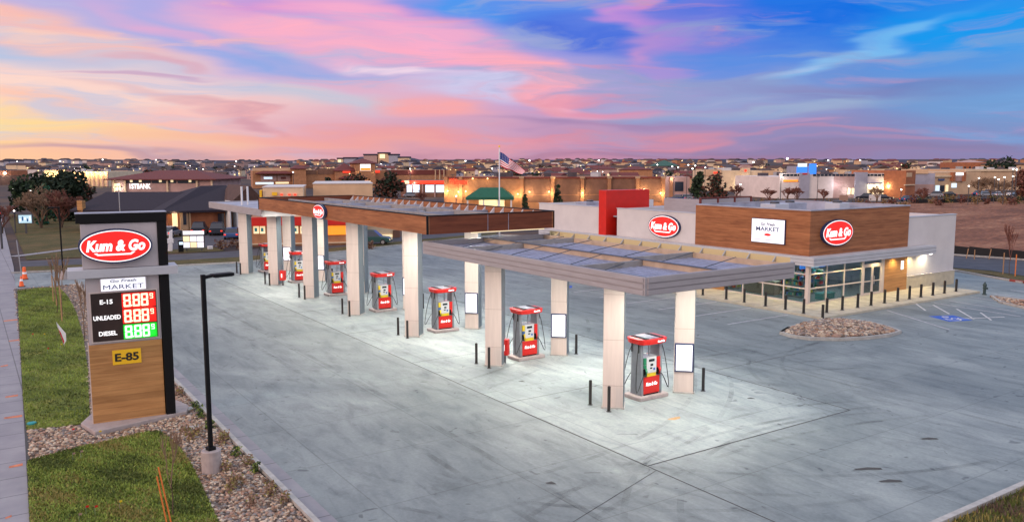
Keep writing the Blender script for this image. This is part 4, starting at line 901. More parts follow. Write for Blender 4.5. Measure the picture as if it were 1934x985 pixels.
sb('interior_floor', XF+.1, 60, YF+.1, 50, .1, .15, 'pump_grey'); sb('ceiling', XF+.1, 60, YF+.1, 50, 2.95, 3.0, 'stucco_white'); sb('interior_wall', XF+.4, 60, 48, 48.2, .15, 2.95, 'wall_mauve'); sb('interior_wall', 58.9, 59.1, YF+.4, 48, .15, 2.95, 'wall_grey')
# things inside
rc = ['red_plastic', 'yellow_plastic', 'green_plastic', 'blue_plastic', 'stone_cream', 'stone_rust', 'black_metal', 'teal_plastic']
def shelf(x, y, rzz, lb):
    t_ = thing('store_shelf', lb, 'shelf', (x, y, .15), rzz, 'stocked shelves inside the shop')
    MB().box(-1.2, 1.2, -.04, .04, 0, 1.5).build('back_panel', 'wall_grey', t_)
    for k in range(4):
        s_ = MB().box(-1.2, 1.2, -.35, .35, .08+k*.38, .11+k*.38).build('shelf_board', 'galvanised', t_)
        mb = MB()
        for sd in (-1, 1):
            x_ = -1.15
            while x_ < 1.1:
                w_ = random.uniform(.08, .2); mb.cur = random.randrange(8); mb.box(x_, x_+w_-.01, *sorted((sd*.06, sd*.32)), .11+k*.38, .11+k*.38+random.uniform(.14, .3)); x_ += w_
        q = mb.build('goods', rc, s_)
for k, (x, y, r_, l_) in enumerate(((49.2, 37.6, 1.57, 'low stocked shelf just inside the left shop window'), (51.2, 38.2, 1.57, 'stocked shelf in the middle of the shop floor'), (53.2, 38.8, 1.57, 'stocked shelf behind the glass entrance doors'), (49.4, 42.2, 0, 'stocked shelf near the left windows at the back'), (52.6, 42.4, 0, 'stocked shelf deep inside the shop'))): shelf(x, y, r_, l_)
t_ = thing('drink_cooler', 'row of drink coolers glowing along the shop back wall', 'cooler', (53, 47.2, .15))
for k in range(6): c_ = MB().box(-5+k*1.6, -3.45+k*1.6, -.3, .3, 0, 2.2).build('cooler_door', 'black_metal', t_); MB().box(-4.9+k*1.6, -3.55+k*1.6, -.32, -.305, .15, 2.0).build('lit_pane', 'cool_lit' if k % 2 else 'soft_lit', c_)
t_ = thing('menu_screen', 'blue lit screens hanging inside the corner window', 'screen', (50.6, 36.4, 2.2))
for k in range(3): MB().box(-1.9+k*1.1, -.9+k*1.1, -.03, .03, 0, .45).build('screen_panel', 'blue_lit' if k != 1 else 'cool_lit', t_)
t_ = thing('counter', 'orange lit service counter inside the shop corner', 'counter', (48.6, 39.6, .15)); MB().box(-.3, .3, -1.4, 1.4, 0, .95).build('counter_front', 'stone_rust', t_); MB().box(-.4, .4, -1.5, 1.5, .95, 1.0).build('counter_top', 'stone_cream', t_)
t_ = thing('window_bench', 'teal box under the window right of the corner post', 'bench', (50.1, 35.3, .15)); MB().box(-.7, .7, -.3, .3, .0, .36).build('box', 'teal_plastic', t_, bevel=.02); MB().box(-.75, .75, -.33, .33, .362, .42).build('seat', 'teal_plastic', t_)
for (x, y) in ((49, 37), (53, 37), (49, 42), (54, 42)): lamp('shop_light', 'AREA', (x, y, 2.9), 85, (.95, .95, 1), (1.5, 1.5))
# eave downlights
for x in (48.2, 50.4, 52.6, 54.8, 57.0, 59.2, 60.8):
    q = MB().lathe([(.09, 2.74), (.09, 2.775)], 10, (x, 34.15)).build('downlight', 'warm_lit', shop, world=True); lamp('eave_light', 'SPOT', (x, 34.15, 2.70), 115, (1, .76, .34), .05, (0, 0, 0), 150)
for y in (36.5, 39.5, 42.5, 46, 50): 
    q = MB().lathe([(.09, 2.74), (.09, 2.775)], 10, (46.85, y)).build('downlight', 'warm_lit', shop, world=True); lamp('eave_light', 'SPOT', (46.82, y, 2.70), 115, (1, .76, .34), .05, (0, 0, 0), 150)
q = sb('end_light', 61.1, 61.35, 34.0, 34.3, 2.70, 2.76, 'star_lamp'); lamp('eave_light', 'AREA', (61.22, 34.3, 2.66), 16, (1, .97, .8), (.2, .2))
# signs on the shop
oval_sign((49.95, YF, 4.86), (1, 0, 0), 3.45, 1.85, 'lit red oval sign on the timber wall right of the shop corner')
oval_sign((XF+.05, 48.28, 4.55), (0, -1, 0), 3.55, 1.85, 'lit red oval sign on the white wall of the shop')
market_sign((XF, 37.95, 4.87), (0, -1, 0), 2.9, 1.72, 'white lit market sign on the timber wall left of the shop corner')
# rooftop equipment
def screen_unit():
    t_ = thing('rooftop_screen', 'grey panelled equipment screen with dark red posts on the shop roof', 'roof equipment', (55, 51, 5.05))
    for k in range(3): MB().box(-3.4+k*2.1, -1.5+k*2.1, -2.4, -2.3, .1, 1.55).build('screen_panel', 'fascia_grey', t_)
    for k in range(4): MB().box(-3.5+k*2.1, -3.4+k*2.1, -2.45, -2.25, 0, 1.62).build('post', 'coping_red', t_)
    MB().box(-3.5, 2.9, -2.43, -2.27, 1.62, 1.7).build('top_rail', 'coping_red', t_)
    MB().box(-3.4, -3.3, -2.2, 2, .1, 1.55).build('screen_panel', 'fascia_grey', t_)
screen_unit()
def rtu(x, y, z, w_, d_, h_, lb, m_='roof_membrane'):
    t_ = thing('rooftop_unit', lb, 'rooftop unit', (x, y, z), group='rooftop air units'); MB().box(-w_/2, w_/2, -d_/2, d_/2, .12, h_).build('casing', m_, t_, bevel=.03)
    MB().box(-w_/2+.05, w_/2-.05, -d_/2+.05, d_/2-.05, 0, .119).build('curb', 'dark_steel', t_); MB().lathe([(.35, h_+.002), (.35, h_+.15), (.3, h_+.16)], 14).build('fan', 'dark_steel', t_)
rtu(50.5, 62, 5.05, 2.2, 1.6, .9, 'pale air unit on the rear white roof left of the red fin'); rtu(51.5, 41, 5.35, 1.6, 1.4, 1.2, 'air unit behind the timber parapet, left one', 'eave_grey'); rtu(54.6, 42, 5.35, 2.4, 1.4, 1.16, 'larger pale air unit behind the timber parapet'); rtu(56.7, 39.2, 5.35, 1.3, 1.3, 1.2, 'small blue-grey air unit behind the right end of the timber parapet', 'eave_grey')
sb('inner_roof', XF+.2, 58.7, YF+.2, 44.8, 5.2, 5.35, 'roof_membrane') if False else None
# bollards along the walk
bo2 = make_bollard(.95, .085)
sp_ = [(47.03, 31.8), (48.7, 31.8), (50.2, 31.8), (51.75, 31.8), (53.3, 31.8), (54.75, 31.8), (56.2, 31.8), (57.75, 31.8), (59.3, 31.8), (60.9, 31.8)]
NTH = ['first', 'second', 'third', 'fourth', 'fifth', 'sixth', 'seventh', 'eighth', 'ninth', 'tenth']
bo2.location = (43.80, 30.95, 0); bo2['label'] = 'black bollard at the outer corner of the shop walkway, nearest the rock island'; bo2['group'] = 'bollards along the shop walkway'
q = copy_tree(bo2, None, (43.95, 32.45, .14), label='black bollard just left of the walkway corner bollard')
for i, (x, y) in enumerate(sp_): copy_tree(bo2, None, (x-1.6 if False else x, y, .14), label='%s black bollard right of the walkway corner, along the entrance side' % NTH[i])
copy_tree(bo2, None, (45.4, 31.8, .14), label='black bollard between the walkway corner and the corner window')
for i, y in enumerate((34.0, 35.6, 37.4, 39.0, 41.2, 43.0, 45)): copy_tree(bo2, None, (44.15, y, .14), label='%s black bollard along the pump-side walkway, counted from the corner' % NTH[i+1])
# hydrant
p = g(1859, 556); hy = thing('fire_hydrant', 'dark fire hydrant standing at the right end of the walkway', 'hydrant', p)
MB().lathe([(.16, 0), (.16, .06), (.10, .08), (.10, .62), (.14, .64), (.14, .72), (.11, .80), (.05, .88), (.04, .94)], 14).build('barrel', 'hydrant', hy, smooth=False)
for s in (-1, 1): MB().tube([(0, 0, .52), (s*.2, 0, .52)], .055, 8).build('outlet', 'hydrant', hy)
MB().tube([(0, 0, .48), (0, -.22, .48)], .07, 8).build('pumper_outlet', 'hydrant', hy)

# flagpole ---------------------------------------------------------------
d = ray(943, 302); d.z = 0; d = d/(d.dot(Vector((math.sin(YAW), math.cos(YAW), 0))))
fp = d*92; fz = lambda py: H+(HZ-py)*92/F_
fl = thing('flagpole', 'white flagpole with striped national flag flying behind the canopies', 'flagpole', (fp.x, fp.y, 0))
MB().tube([(0, 0, 0), (0, 0, fz(279))], .10, 8, .05).build('pole', 'soffit_white', fl, smooth=True); MB().ball((0, 0, fz(277)), .11).build('finial', 'plate_yellow', fl)
NX, NY = 26, 13; v = []; f = []; mi = []
ux = Vector((math.cos(YAW), -math.sin(YAW), 0)); uf = Vector((math.sin(YAW), math.cos(YAW), 0))
top0, bot0 = fz(287)-0, fz(313)
for i in range(NX+1):
    t1 = i/NX; 
    for j in range(NY+1):
        s1 = j/NY; zt_ = top0+(fz(322)-top0)*(t1**1.15); zb_ = bot0+(fz(329)-bot0)*t1; z = zt_*(1-s1)+zb_*s1+.05*math.sin(t1*11+s1*2)
        x = 2.85*t1*(1-.12*s1)+.04*math.sin(t1*8); y = .28*math.sin(t1*9+s1*1.5)*t1**.5
        q = ux*x+uf*y; v.append((q.x, q.y, z))
def fi(i, j): return i*(NY+1)+j
for i in range(NX):
    for j in range(NY):
        f.append((fi(i, j), fi(i+1, j), fi(i+1, j+1), fi(i, j+1))); mi.append(2 if (i < 10 and j < 7) else (0 if j % 2 == 0 else 1))
for a in range(5):                                       # rows of white stars on the canton
    for b in range(6):
        i_, j_ = 1+a*1.8, .7+b*1.0
        def Pq(i_, j_):
            t1 = i_/NX; s1 = j_/NY; zt_ = top0+(fz(322)-top0)*(t1**1.15); zb_ = bot0+(fz(329)-bot0)*t1
            z = zt_*(1-s1)+zb_*s1+.05*math.sin(t1*11+s1*2); x = 2.85*t1*(1-.12*s1)+.04*math.sin(t1*8); y = .28*math.sin(t1*9+s1*1.5)*t1**.5-.012; q = ux*x+uf*y; return (q.x, q.y, z)
        k = len(v); v += [Pq(i_-.25, j_), Pq(i_, j_+.22), Pq(i_+.25, j_), Pq(i_, j_-.22)]; f.append((k, k+1, k+2, k+3)); mi.append(1)
raw('flag', v, f, ['flag_red', 'cloth_white', 'flag_blue'], mi, fl)

# ================================================================== PLANTS
def bare_tree(name, label, loc, h_, spread, m_='twig_tan', depth=5, trunk=.12, seed=1, group=None, low=.25, multi=1, up_=.55):
    rmin = math.hypot(loc[0], loc[1])*.00022+.001; rr = random.Random(seed); t_ = thing(name, label, 'tree', loc, group=group)
    tr = MB(); br = MB()
    def grow(p, d, L_, r_, lv):
        q = p+d*L_; mid = p.lerp(q, .5)+Vector((rr.uniform(-1, 1), rr.uniform(-1, 1), 0))*L_*.06
        (tr if lv == 0 else br).tube([p, mid, q], max(r_, rmin), 5 if lv < 2 else 3, max(r_*.62, rmin))
        if lv >= depth: return
        for k in range(rr.choice([2, 3, 3]) if lv else 4):
            a = rr.uniform(0, 6.28); nd_ = (d*up_+Vector((math.cos(a), math.sin(a), rr.uniform(-.05, .5)))*spread*.55).normalized()
            grow(p.lerp(q, rr.uniform(.55, 1)), nd_, L_*rr.uniform(.6, .82), r_*.58, lv+1)
    for k in range(multi):
        a = rr.uniform(0, 6.28); grow(Vector((0, 0, 0)), Vector((.25*math.cos(a)*(multi > 1), .25*math.sin(a)*(multi > 1), 1)).normalized(), h_*low, trunk, 0)
    tr.build('trunk', 'bark', t_); br.build('crown', m_, t_); return t_
def leafy(name, label, loc, h_, w_, mats, n_=900, cone=False, seed=1, leaf=.28, group=None, cat='tree', trunk=True):
    rr = random.Random(seed); t_ = thing(name, label, cat, loc, group=group)
    if trunk: MB().tube([(0, 0, 0), (0, 0, h_*.6)], w_*.05+.04, 6, .03).build('trunk', 'bark', t_)
    V = []; F = []; mi = []; cl = []
    for k in range(16 if not cone else 30):
        if cone: z = rr.uniform(.05, .97)*h_; r_ = w_/2*(1-z/h_)**.8; a = rr.uniform(0, 6.28); cl.append((r_*.62*math.cos(a), r_*.62*math.sin(a), z, max(.12*w_, r_*.5)))
        else: a = rr.uniform(0, 6.28); q = rr.uniform(0, .33)*w_; z = rr.uniform(.14, .88)*h_; cl.append((q*math.cos(a), q*math.sin(a), z, w_*rr.uniform(.14, .26)))
    for k in range(n_):
        c_ = rr.choice(cl); d = Vector((rr.gauss(0, 1), rr.gauss(0, 1), rr.gauss(0, 1))).normalized()*c_[3]*rr.uniform(.5, 1.08); p = Vector(c_[:3])+d
        a = Vector((rr.gauss(0, 1), rr.gauss(0, 1), rr.gauss(0, 1))).normalized()*leaf; b = a.cross(Vector((rr.gauss(0, 1), rr.gauss(0, 1), rr.gauss(0, 1)))).normalized()*leaf*.6
        if p.z < .05: p.z = .05
        j = len(V); V += [p-a, p+b, p+a, p-b]; F.append((j, j+1, j+2, j+3)); mi.append(rr.randrange(len(mats)))
    raw('crown' if cat == 'tree' else 'foliage', V, F, mats, mi, t_); return t_

p = g(330, 975); bare_tree('young_tree', 'thin bare young tree on the front lawn', (p.x-.05, p.y, .05), 2.4, .35, 'twig_tan', 4, .022, 5, low=.42, up_=1.2)
def stake(name, label, a, b, m_='stake_orange', r_=.022):
    t_ = MB().tube([a, b], r_, 5).build(name, m_); tag(t_, label, 'stake'); return t_
p = g(326, 1000); stake('tree_stake', 'orange wooden stake leaning at the young tree, right one', (p.x, p.y, .03), (p.x-.25, p.y+.1, 1.75))
stake('tree_stake', 'second orange wooden stake beside the young tree, left one', (p.x-.12, p.y-.1, .03), (p.x-.32, p.y-.02, 1.55))
for k, (px, py, s_) in enumerate(((118, 600, 3), (108, 592, 8), (160, 642, 11))):
    p = g(px, py); bare_tree('young_tree', ['bare sapling with tan stakes on the left lawn, nearer', 'thin bare sapling behind the staked one on the left lawn', 'bare sapling in the gravel next to the price sign'][k], (p.x, p.y, .03), 3.6, .35, 'twig_tan', 4, .03, s_, low=.4, up_=1.3, group='young bare trees on the left lawn')
for k, (px, py, h_) in enumerate(((107, 578, 2.0), (117, 607, 2.2), (101, 570, 1.9))):
    p = g(px, py); stake('tree_stake', 'tan wooden tree stake on the left lawn, %s one' % ['middle', 'nearest', 'farthest'][k], (p.x, p.y, .03), (p.x, p.y+.05, h_), 'stake_wood', .04)
for k, (px, py, c_) in enumerate(((137, 825, 'red_plastic'), (188, 829, 'yellow_plastic'), (61, 640, 'red_plastic'), (83, 640, 'yellow_plastic'), (115, 660, 'yellow_plastic'), (90, 668, 'red_plastic'), (138, 872, 'stone_rust'), (153, 868, 'stone_rust'), (163, 975, 'red_plastic'), (180, 975, 'red_plastic'), (150, 990, 'stone_rust'), (226, 965, 'yellow_plastic'))):
    p = g(px, py); t_ = thing('marker_flag', 'tiny %s utility marker flag, %s' % ({'red_plastic': 'red', 'yellow_plastic': 'yellow', 'stone_rust': 'rusty'}[c_], ['in the gravel left of the sign footing', 'in the gravel below the sign footing', 'far on the left lawn', 'far on the left lawn beside the red one', 'on the left lawn below the banner', 'on the left lawn left of the banner', 'at the top edge of the front lawn', 'top edge of front lawn, right one', 'low on the front lawn', 'low on front lawn, right of twin', 'lowest on the front lawn', 'near the bottom middle of the front lawn'][k]), 'marker flag', (p.x, p.y, .02), group='utility marker flags')
    MB().tube([(0, 0, 0), (0, 0, .3)], .006, 3).build('wire', 'galvanised', t_); MB().box(0, .08, -.002, .002, .24, .30).build('flag', c_, t_)
# banner on the lawn
p = g(122, 655); t_ = thing('lawn_banner', 'white and red feather banner leaning on the left lawn', 'banner', (p.x, p.y, .03)); MB().tube([(0, 0, 0), (-.25, 0, 1.1), (-.3, 0, 1.35)], .015, 4).build('pole', 'galvanised', t_)
MB().side([(-.02, .12), (-.27, 1.1), (-.3, 1.34), (-.12, 1.05), (.1, .7), (.1, .3)], -.008, .008).build('cloth', 'cloth_white', t_); MB().side([(-.03, .14), (-.24, 1.0), (-.14, .8), (.0, .3)], -.016, -.009).build('print', 'flag_red', t_)
t_ = MB().lathe([(.16, 0), (.16, .05), (.12, .06)], 12).build('irrigation_box', 'teal_plastic'); tag(t_, 'teal round irrigation lid at the lawn edge by the pavement', 'valve lid'); p = g(60, 802); t_.location = (p.x, p.y, .05)
for (px, py) in ((366, 810), (350, 775)):
    p = g(px, py); t_ = MB().box(-.28, .28, -.2, .2, 0, .07).build('utility_vault', 'kerb_concrete', bevel=.01); t_.location = (p.x, p.y, .02); tag(t_, 'flat concrete utility lid in the gravel, %s' % ('nearer the lamp' if py > 800 else 'at the foot of the sign frame'), 'utility lid')
# little shrubs in the gravel
k = 0
for (px, py, gr) in ((369, 776, 1), (378, 790, 1), (352, 820, 0), (362, 832, 0), (372, 822, 0), (418, 838, 0), (425, 832, 0), (447, 862, 1), (470, 880, 0), (484, 893, 1), (440, 915, 0), (448, 920, 0), (505, 925, 0), (512, 938, 0), (540, 950, 0), (425, 890, 0), (478, 955, 0), (455, 800, 1), (436, 930, 0), (340, 745, 0)):
    p = g(px, py)
    if p.x > 7.1: p.x = 7.0
    leafy('small_shrub', 'small %s shrub in the river rock, %s' % ('dark green' if gr else 'dry brown', ['by the sign frame foot', 'right of the first green one', 'left of the lamp pole', 'beside the utility lid', 'just left of the lamp pole', 'right of the lamp pole', 'right of the lamp pole by its twin', 'right of the lamp footing', 'below right of the lamp footing', 'green one below the lamp footing', 'below the lamp footing', 'below the lamp footing by its twin', 'near the kerb, upper', 'near the kerb, lower', 'lowest by the kerb', 'against the lamp footing', 'low in the rock near the lawn', 'beside the kerb above the lamp', 'low and left below the lamp', 'by the kerb right of the sign'][k]), (p.x, p.y, .03), .34, .5, ['needle_mid', 'blade_green'] if gr else ['stone_rust', 'twig_tan', 'blade_olive'], 110, seed=k, leaf=.05, cat='shrub', trunk=False, group='small shrubs in the gravel bed'); k += 1
# cones and posts at the drive
for k, (px, py) in enumerate(((47, 527), (41, 541))):
    p = g(px, py); t_ = thing('traffic_cone', ['upright orange traffic drum at the driveway, rear', 'orange traffic cone with white band at the driveway, front'][k], 'traffic cone', p, group='orange cones at the driveway')
    MB().box(-.25, .25, -.25, .25, 0, .05).build('base', 'tyre', t_); MB().lathe([(.22, .05), (.16, .5), (.12, 1.0), (.08, 1.05)] if k == 0 else [(.18, .05), (.04, .85), (.03, .87)], 14).build('cone', 'cone_orange', t_); MB().lathe([(.172 if k == 0 else .13, .45), (.155 if k == 0 else .085, .62)], 14).build('band', 'cloth_white', t_)
p = g(41, 520); stake('marker_post', 'thin pale post standing behind the traffic cones', (p.x, p.y, 0), (p.x-.2, p.y, 3.1), 'galvanised', .05)

# ================================================================== BACKGROUND BUILDINGS
class Bld:
    def __init__(s, name, label, cat, L_, R_, ytop, depth, wall, group=None, body=True):
        s.a = g(*L_); s.b = g(*R_); s.ux = (s.b-s.a).normalized(); s.uy = Vector((-s.ux.y, s.ux.x, 0)); s.W = (s.b-s.a).length; s.D = depth
        s.t = thing(name, label, cat, s.a, group=group); s.h = s.z((L_[0]+R_[0])/2, ytop)
        if body: s.wall = s.box('wall', 0, s.W, 0, depth, 0, s.h, wall)
        if body and depth >= 20 and s.W > 20:
            q_ = random.Random(int(L_[0])); k_ = 0
            while k_ < 7: x_ = q_.uniform(2, s.W-4); y_ = q_.uniform(3, depth-4); MB(s.a, s.ux).box(x_, x_+q_.uniform(1.2, 3), y_, y_+1.8, s.h, s.h+q_.uniform(.6, 1.2)).build('roof_unit', q_.choice(['eave_grey', 'roof_grey', 'galvanised']), s.t, world=True); k_ += 1
    def hit(s, px, py):
        d = ray(px, py); o = Vector((0, 0, H)); t_ = (s.a-o).dot(s.uy)/d.dot(s.uy); return o+d*t_
    def s_(s, px): return (s.hit(px, 330)-s.a).dot(s.ux)
    def z(s, px, py): return s.hit(px, py).z
    def box(s, name, s0, s1, d0, d1, z0, z1, m_, par=None): return MB(s.a, s.ux).box(s0, s1, d0, d1, z0, z1).build(name, m_, par or s.t, world=True)
    def pbox(s, name, pl, pr, yt, yb, m_, out_=.15, par=None, deep=0):      # panel on the facade between photo columns
        s0, s1 = s.s_(pl), s.s_(pr); pm = (pl+pr)/2; return s.box(name, s0, s1, -out_, -.004 if not deep else deep, max(0, s.z(pm, yb)), s.z(pm, yt), m_, par)
    def hip(s, name, s0, s1, d0, d1, z0, z1, m_, ins=None, ov=.5, par=None):
        w_, dd = s1-s0, d1-d0; i_ = ins if ins is not None else min(w_, dd)/2*.98
        mb = MB(s.a, s.ux); my = (d0+d1)/2; e = min(i_, w_/2-.05)
        mb.add([(s0-ov, d0-ov, z0), (s1+ov, d0-ov, z0), (s1+ov, d1+ov, z0), (s0-ov, d1+ov, z0), (s0+e, my, z1), (s1-e, my, z1), (s0-ov, d0-ov, z0-.25), (s1+ov, d0-ov, z0-.25), (s1+ov, d1+ov, z0-.25), (s0-ov, d1+ov, z0-.25)], [(0, 1, 5, 4), (1, 2, 5), (2, 3, 4, 5), (3, 0, 4), (6, 7, 1, 0), (7, 8, 2, 1), (8, 9, 3, 2), (9, 6, 0, 3), (9, 8, 7, 6)])
        return mb.build(name, m_, par or s.t, world=True)
    def text(s, str_, px, py, wpx, size, m_, out_=.2):
        p = s.hit(px, py)-s.uy*out_; k = (s.s_(px+wpx/2)-s.s_(px-wpx/2)); return text('sign_letters', str_, m_, s.t, p, s.ux, size, .02, size*.03, 0, k)
    def light(s, px, py, e, c=(1, .7, .35), out_=1.1, m_='warm_lit', r_=.16):
        p = s.hit(px, py); q = p-s.uy*.35; MB(q).ball((0, 0, 0), r_).build('wall_lamp', m_, s.t, world=True); l = lamp('wall_light', 'POINT', q-s.uy*out_*.7-Vector((0, 0, .2)), e, c, .3)

# pharmacy
B = Bld('pharmacy', 'long tan brick pharmacy with red script sign and green entrance awning', 'building', (840, 400), (1255, 400), 337, 32, 'brick_tan')
B.box('coping', -.2, B.W+.2, -.2, .4, B.h, B.h+.35, 'coping_red')
B.pbox('brick_band', 990, 1250, 368, 381, 'brick_brown', .06); B.pbox('brick_field', 990, 1250, 338, 367, 'brick_brown', .05)
for px in (842, 870, 985, 1044, 1100, 1151, 1204, 1253): B.pbox('pilaster', px-3.2, px+3.2, 334, 400, 'brick_tan', .45)
for px in (985, 1044, 1100, 1151, 1204, 1253): B.pbox('pilaster_cap', px-4.5, px+4.5, 333, 337, 'stone_band', .6)
B.text('Walgreens', 866, 344, 33, 1.5, 'red_lit', .5)
for k, (px, py, e) in enumerate(((846, 360, 160), (866, 362, 160), (858, 388, 60), (880, 361, 120), (978, 366, 160), (1000, 362, 180), (1037, 362, 180), (1100, 364, 160), (1216, 357, 180), (1247, 364, 180))): B.light(px, py, e*1.5)
for (px, py) in ((893, 337), (921, 337), (1047, 336)): B.light(px, py, 40)
# green awning porch
s0, s1 = B.s_(893), B.s_(964); zt_, zb_ = B.z(925, 348), B.z(925, 370)
MB(B.a, B.ux).hull([(s0-1, -6.5, zb_), (s1+.8, -6.5, zb_), (s1+.8, -.05, zb_), (s0-1, -.05, zb_)], [(s0+1.6, -4.4, zt_-.6), (s1-1.6, -4.4, zt_-.6), (s1-1.6, -.05, zt_-.6), (s0+1.6, -.05, zt_-.6)]).build('porch_awning', 'awning_green', B.t, world=True)
B.box('awning_valance', s0-1, s1+.8, -6.55, -6.505, zb_-.5, zb_, 'awning_green')
for s_ in (s0-.6, s0+2.5, s1-2.2, s1+.3): B.box('porch_post', s_-.15, s_+.15, -6.3, -6.0, 0, zb_-.02, 'soffit_white')
B.box('porch_door', s0+1.2, s1-1.2, -.3, -.06, 0, 2.8, 'soft_lit')
lamp('porch_light', 'POINT', B.a+B.ux*((s0+s1)/2)-B.uy*3.5+Vector((0, 0, zb_-.6)), 320, (1, .8, .4), .4)
# grocery strip with tower
B = Bld('grocery_strip', 'long brown retail strip with red hipped roofs and a lit tower sign', 'building', (478, 356), (862, 352), 322, 40, 'brick_tan')
B.pbox('brick_band', 600, 676, 319, 329, 'brick_brown', .2); B.pbox('brick_band', 728, 842, 321, 330, 'coping_red', .2); B.pbox('brick_band', 552, 598, 321, 329, 'brick_brown', .2)
B.box('parapet', 0, B.s_(548), 0, 1, B.h, B.z(500, 317), 'wall_beige')
B.hip('roof', B.s_(484), B.s_(552), -2.5, 5, B.z(520, 327), B.z(520, 321), 'roof_tile_red')
for (a_, b_) in ((492, 522), (524, 548)): B.pbox('shop_front', a_, b_, 331, 342, 'wall_mauve', .3); B.pbox('shop_sign', a_+6, b_-8, 334, 338, 'cool_lit' if a_ < 500 else 'coping_red', .4)
B.pbox('shop_window', 482, 516, 344, 348, 'cool_lit', .2); B.pbox('shop_window', 520, 545, 343.5, 347, 'soft_lit', .2)
B.light(553, 329, 200, (1, .8, .6))
for (a_, b_, zt0, zb0) in ((551, 577, 318, 311), (632, 672, 322, 308)):
    B.box('tower_wall', B.s_(a_), B.s_(b_), -2.5, 8, 0, B.z(a_+10, zt0), 'brick_tan'); B.hip('tower_roof', B.s_(a_), B.s_(b_), -2.5, 8, B.z(a_+10, zt0), B.z(a_+10, zb0), 'roof_tile_red')
B.box('sign_tower', B.s_(669), B.s_(706), -4, 12, 0, B.z(688, 308), 'brick_tan'); B.hip('tower_roof', B.s_(666), B.s_(709), -4, 12, B.z(688, 308), B.z(688, 299), 'roof_tile_red')
B.box('tower_sign', B.s_(678), B.s_(697), -4.4, -4.05, B.z(688, 322), B.z(688, 310), 'sign_white_lit'); B.box('tower_sign_band', B.s_(678.5), B.s_(696.5), -4.5, -4.41, B.z(688, 321.5), B.z(688, 317), 'orange_lit')
B.box('red_sign', B.s_(646), B.s_(660), -2.9, -2.55, B.z(650, 326), B.z(650, 321.5), 'red_lit'); B.box('red_sign', B.s_(704), B.s_(717), -.5, -.2, B.z(710, 326), B.z(710, 321.5), 'red_lit')
B.hip('shop_roof', B.s_(640), B.s_(668), -4.5, 0, B.z(650, 336), B.z(650, 331), 'roof_tile_red'); B.box('tower_door', B.s_(682), B.s_(696), -4.3, -4.05, B.z(688, 344), B.z(688, 341), 'warm_lit')
for px in (673, 701): B.light(px, 324, 260, (1, .75, .4), 5)
B.light(776, 323, 120, (1, .9, .8))
for px in (822, 830, 838): B.pbox('pilaster', px-1, px+1, 320, 348, 'wall_beige', .4)
# red-fronted shop with lit windows
B = Bld('red_fascia_shop', 'low shop with red fascia and bright blue-white windows', 'building', (757, 372), (842, 372), 341, 12, 'brick_brown')
B.pbox('red_fascia', 757, 842, 341, 347, 'red_lit', .4); B.pbox('fascia_logo', 764, 773, 341, 347, 'soft_lit', .5); B.text('SHOP', 800, 344, 1, .01, 'sign_white_lit') if False else None
for (a_, b_) in ((768, 778), (780, 792), (803, 820), (823, 840)): B.pbox('shop_window', a_, b_, 349, 363, 'cool_lit', .1)
for px in (779, 798, 821): B.pbox('pilaster', px-1.2, px+1.2, 347, 372, 'wall_mauve', .3)
B.light(783, 345, 120, (.9, .9, 1))
# bank
B = Bld('bank_building', 'mauve bank with low red roof and a white lit sign', 'building', (212, 374), (403, 374), 338, 22, 'wall_mauve')
B.hip('roof', 0, B.W, 0, 22, B.h, B.z(300, 322), 'roof_tile_red', 9, 1.5)
for (a_, b_) in ((238, 284), (286, 313), (318, 332), (335, 371)): B.pbox('dark_window', a_, b_, 337.5, 346, 'glass_dark', .1)
for k, px in enumerate((245, 262, 300, 322, 356)): B.pbox('lit_window', px, px+5, 339, 344, 'soft_lit', .13)
B.text('1STBANK', 266, 351.5, 40, 2.0, 'sign_white_lit', .4); B.pbox('lit_entrance', 213, 226, 346, 360, 'soft_lit', .1); B.light(228, 353, 160, (1, 1, .9))
for px in (214, 236, 316, 372, 400): B.pbox('pillar', px-1.5, px+1.5, 338, 374, 'wall_cream', .5)
# floodlit wall
B = Bld('floodlit_store', 'pale store wall washed by a row of warm wall lights behind the dark trees', 'building', (85, 352), (206, 352), 324, 30, 'wall_cream')
B.pbox('pier', 84, 125, 321, 326, 'wall_cream', .3)
for k in range(9): B.pbox('pier', 133+k*8.6, 135.5+k*8.6, 325, 352, 'wall_mauve', .5); B.light(130+k*8.6, 325.5, 420, (1, .72, .30), 1.6, r_=.3)
for px in (90, 100, 110, 118): B.light(px, 329, 300, (1, .72, .35), 1.5, r_=.25)
B = Bld('far_left_store', 'dull red-brown store block at the far left edge', 'building', (-10, 350), (54, 348), 322, 30, 'brick_rust'); B.pbox('lower_band', -10, 54, 331, 350, 'brick_brown', .2); B.light(8, 327, 500, (1, .95, .9), 2, 'star_lamp', .5)
B.pbox('lit_sign', 18, 36, 350, 354, 'soft_lit', .4)
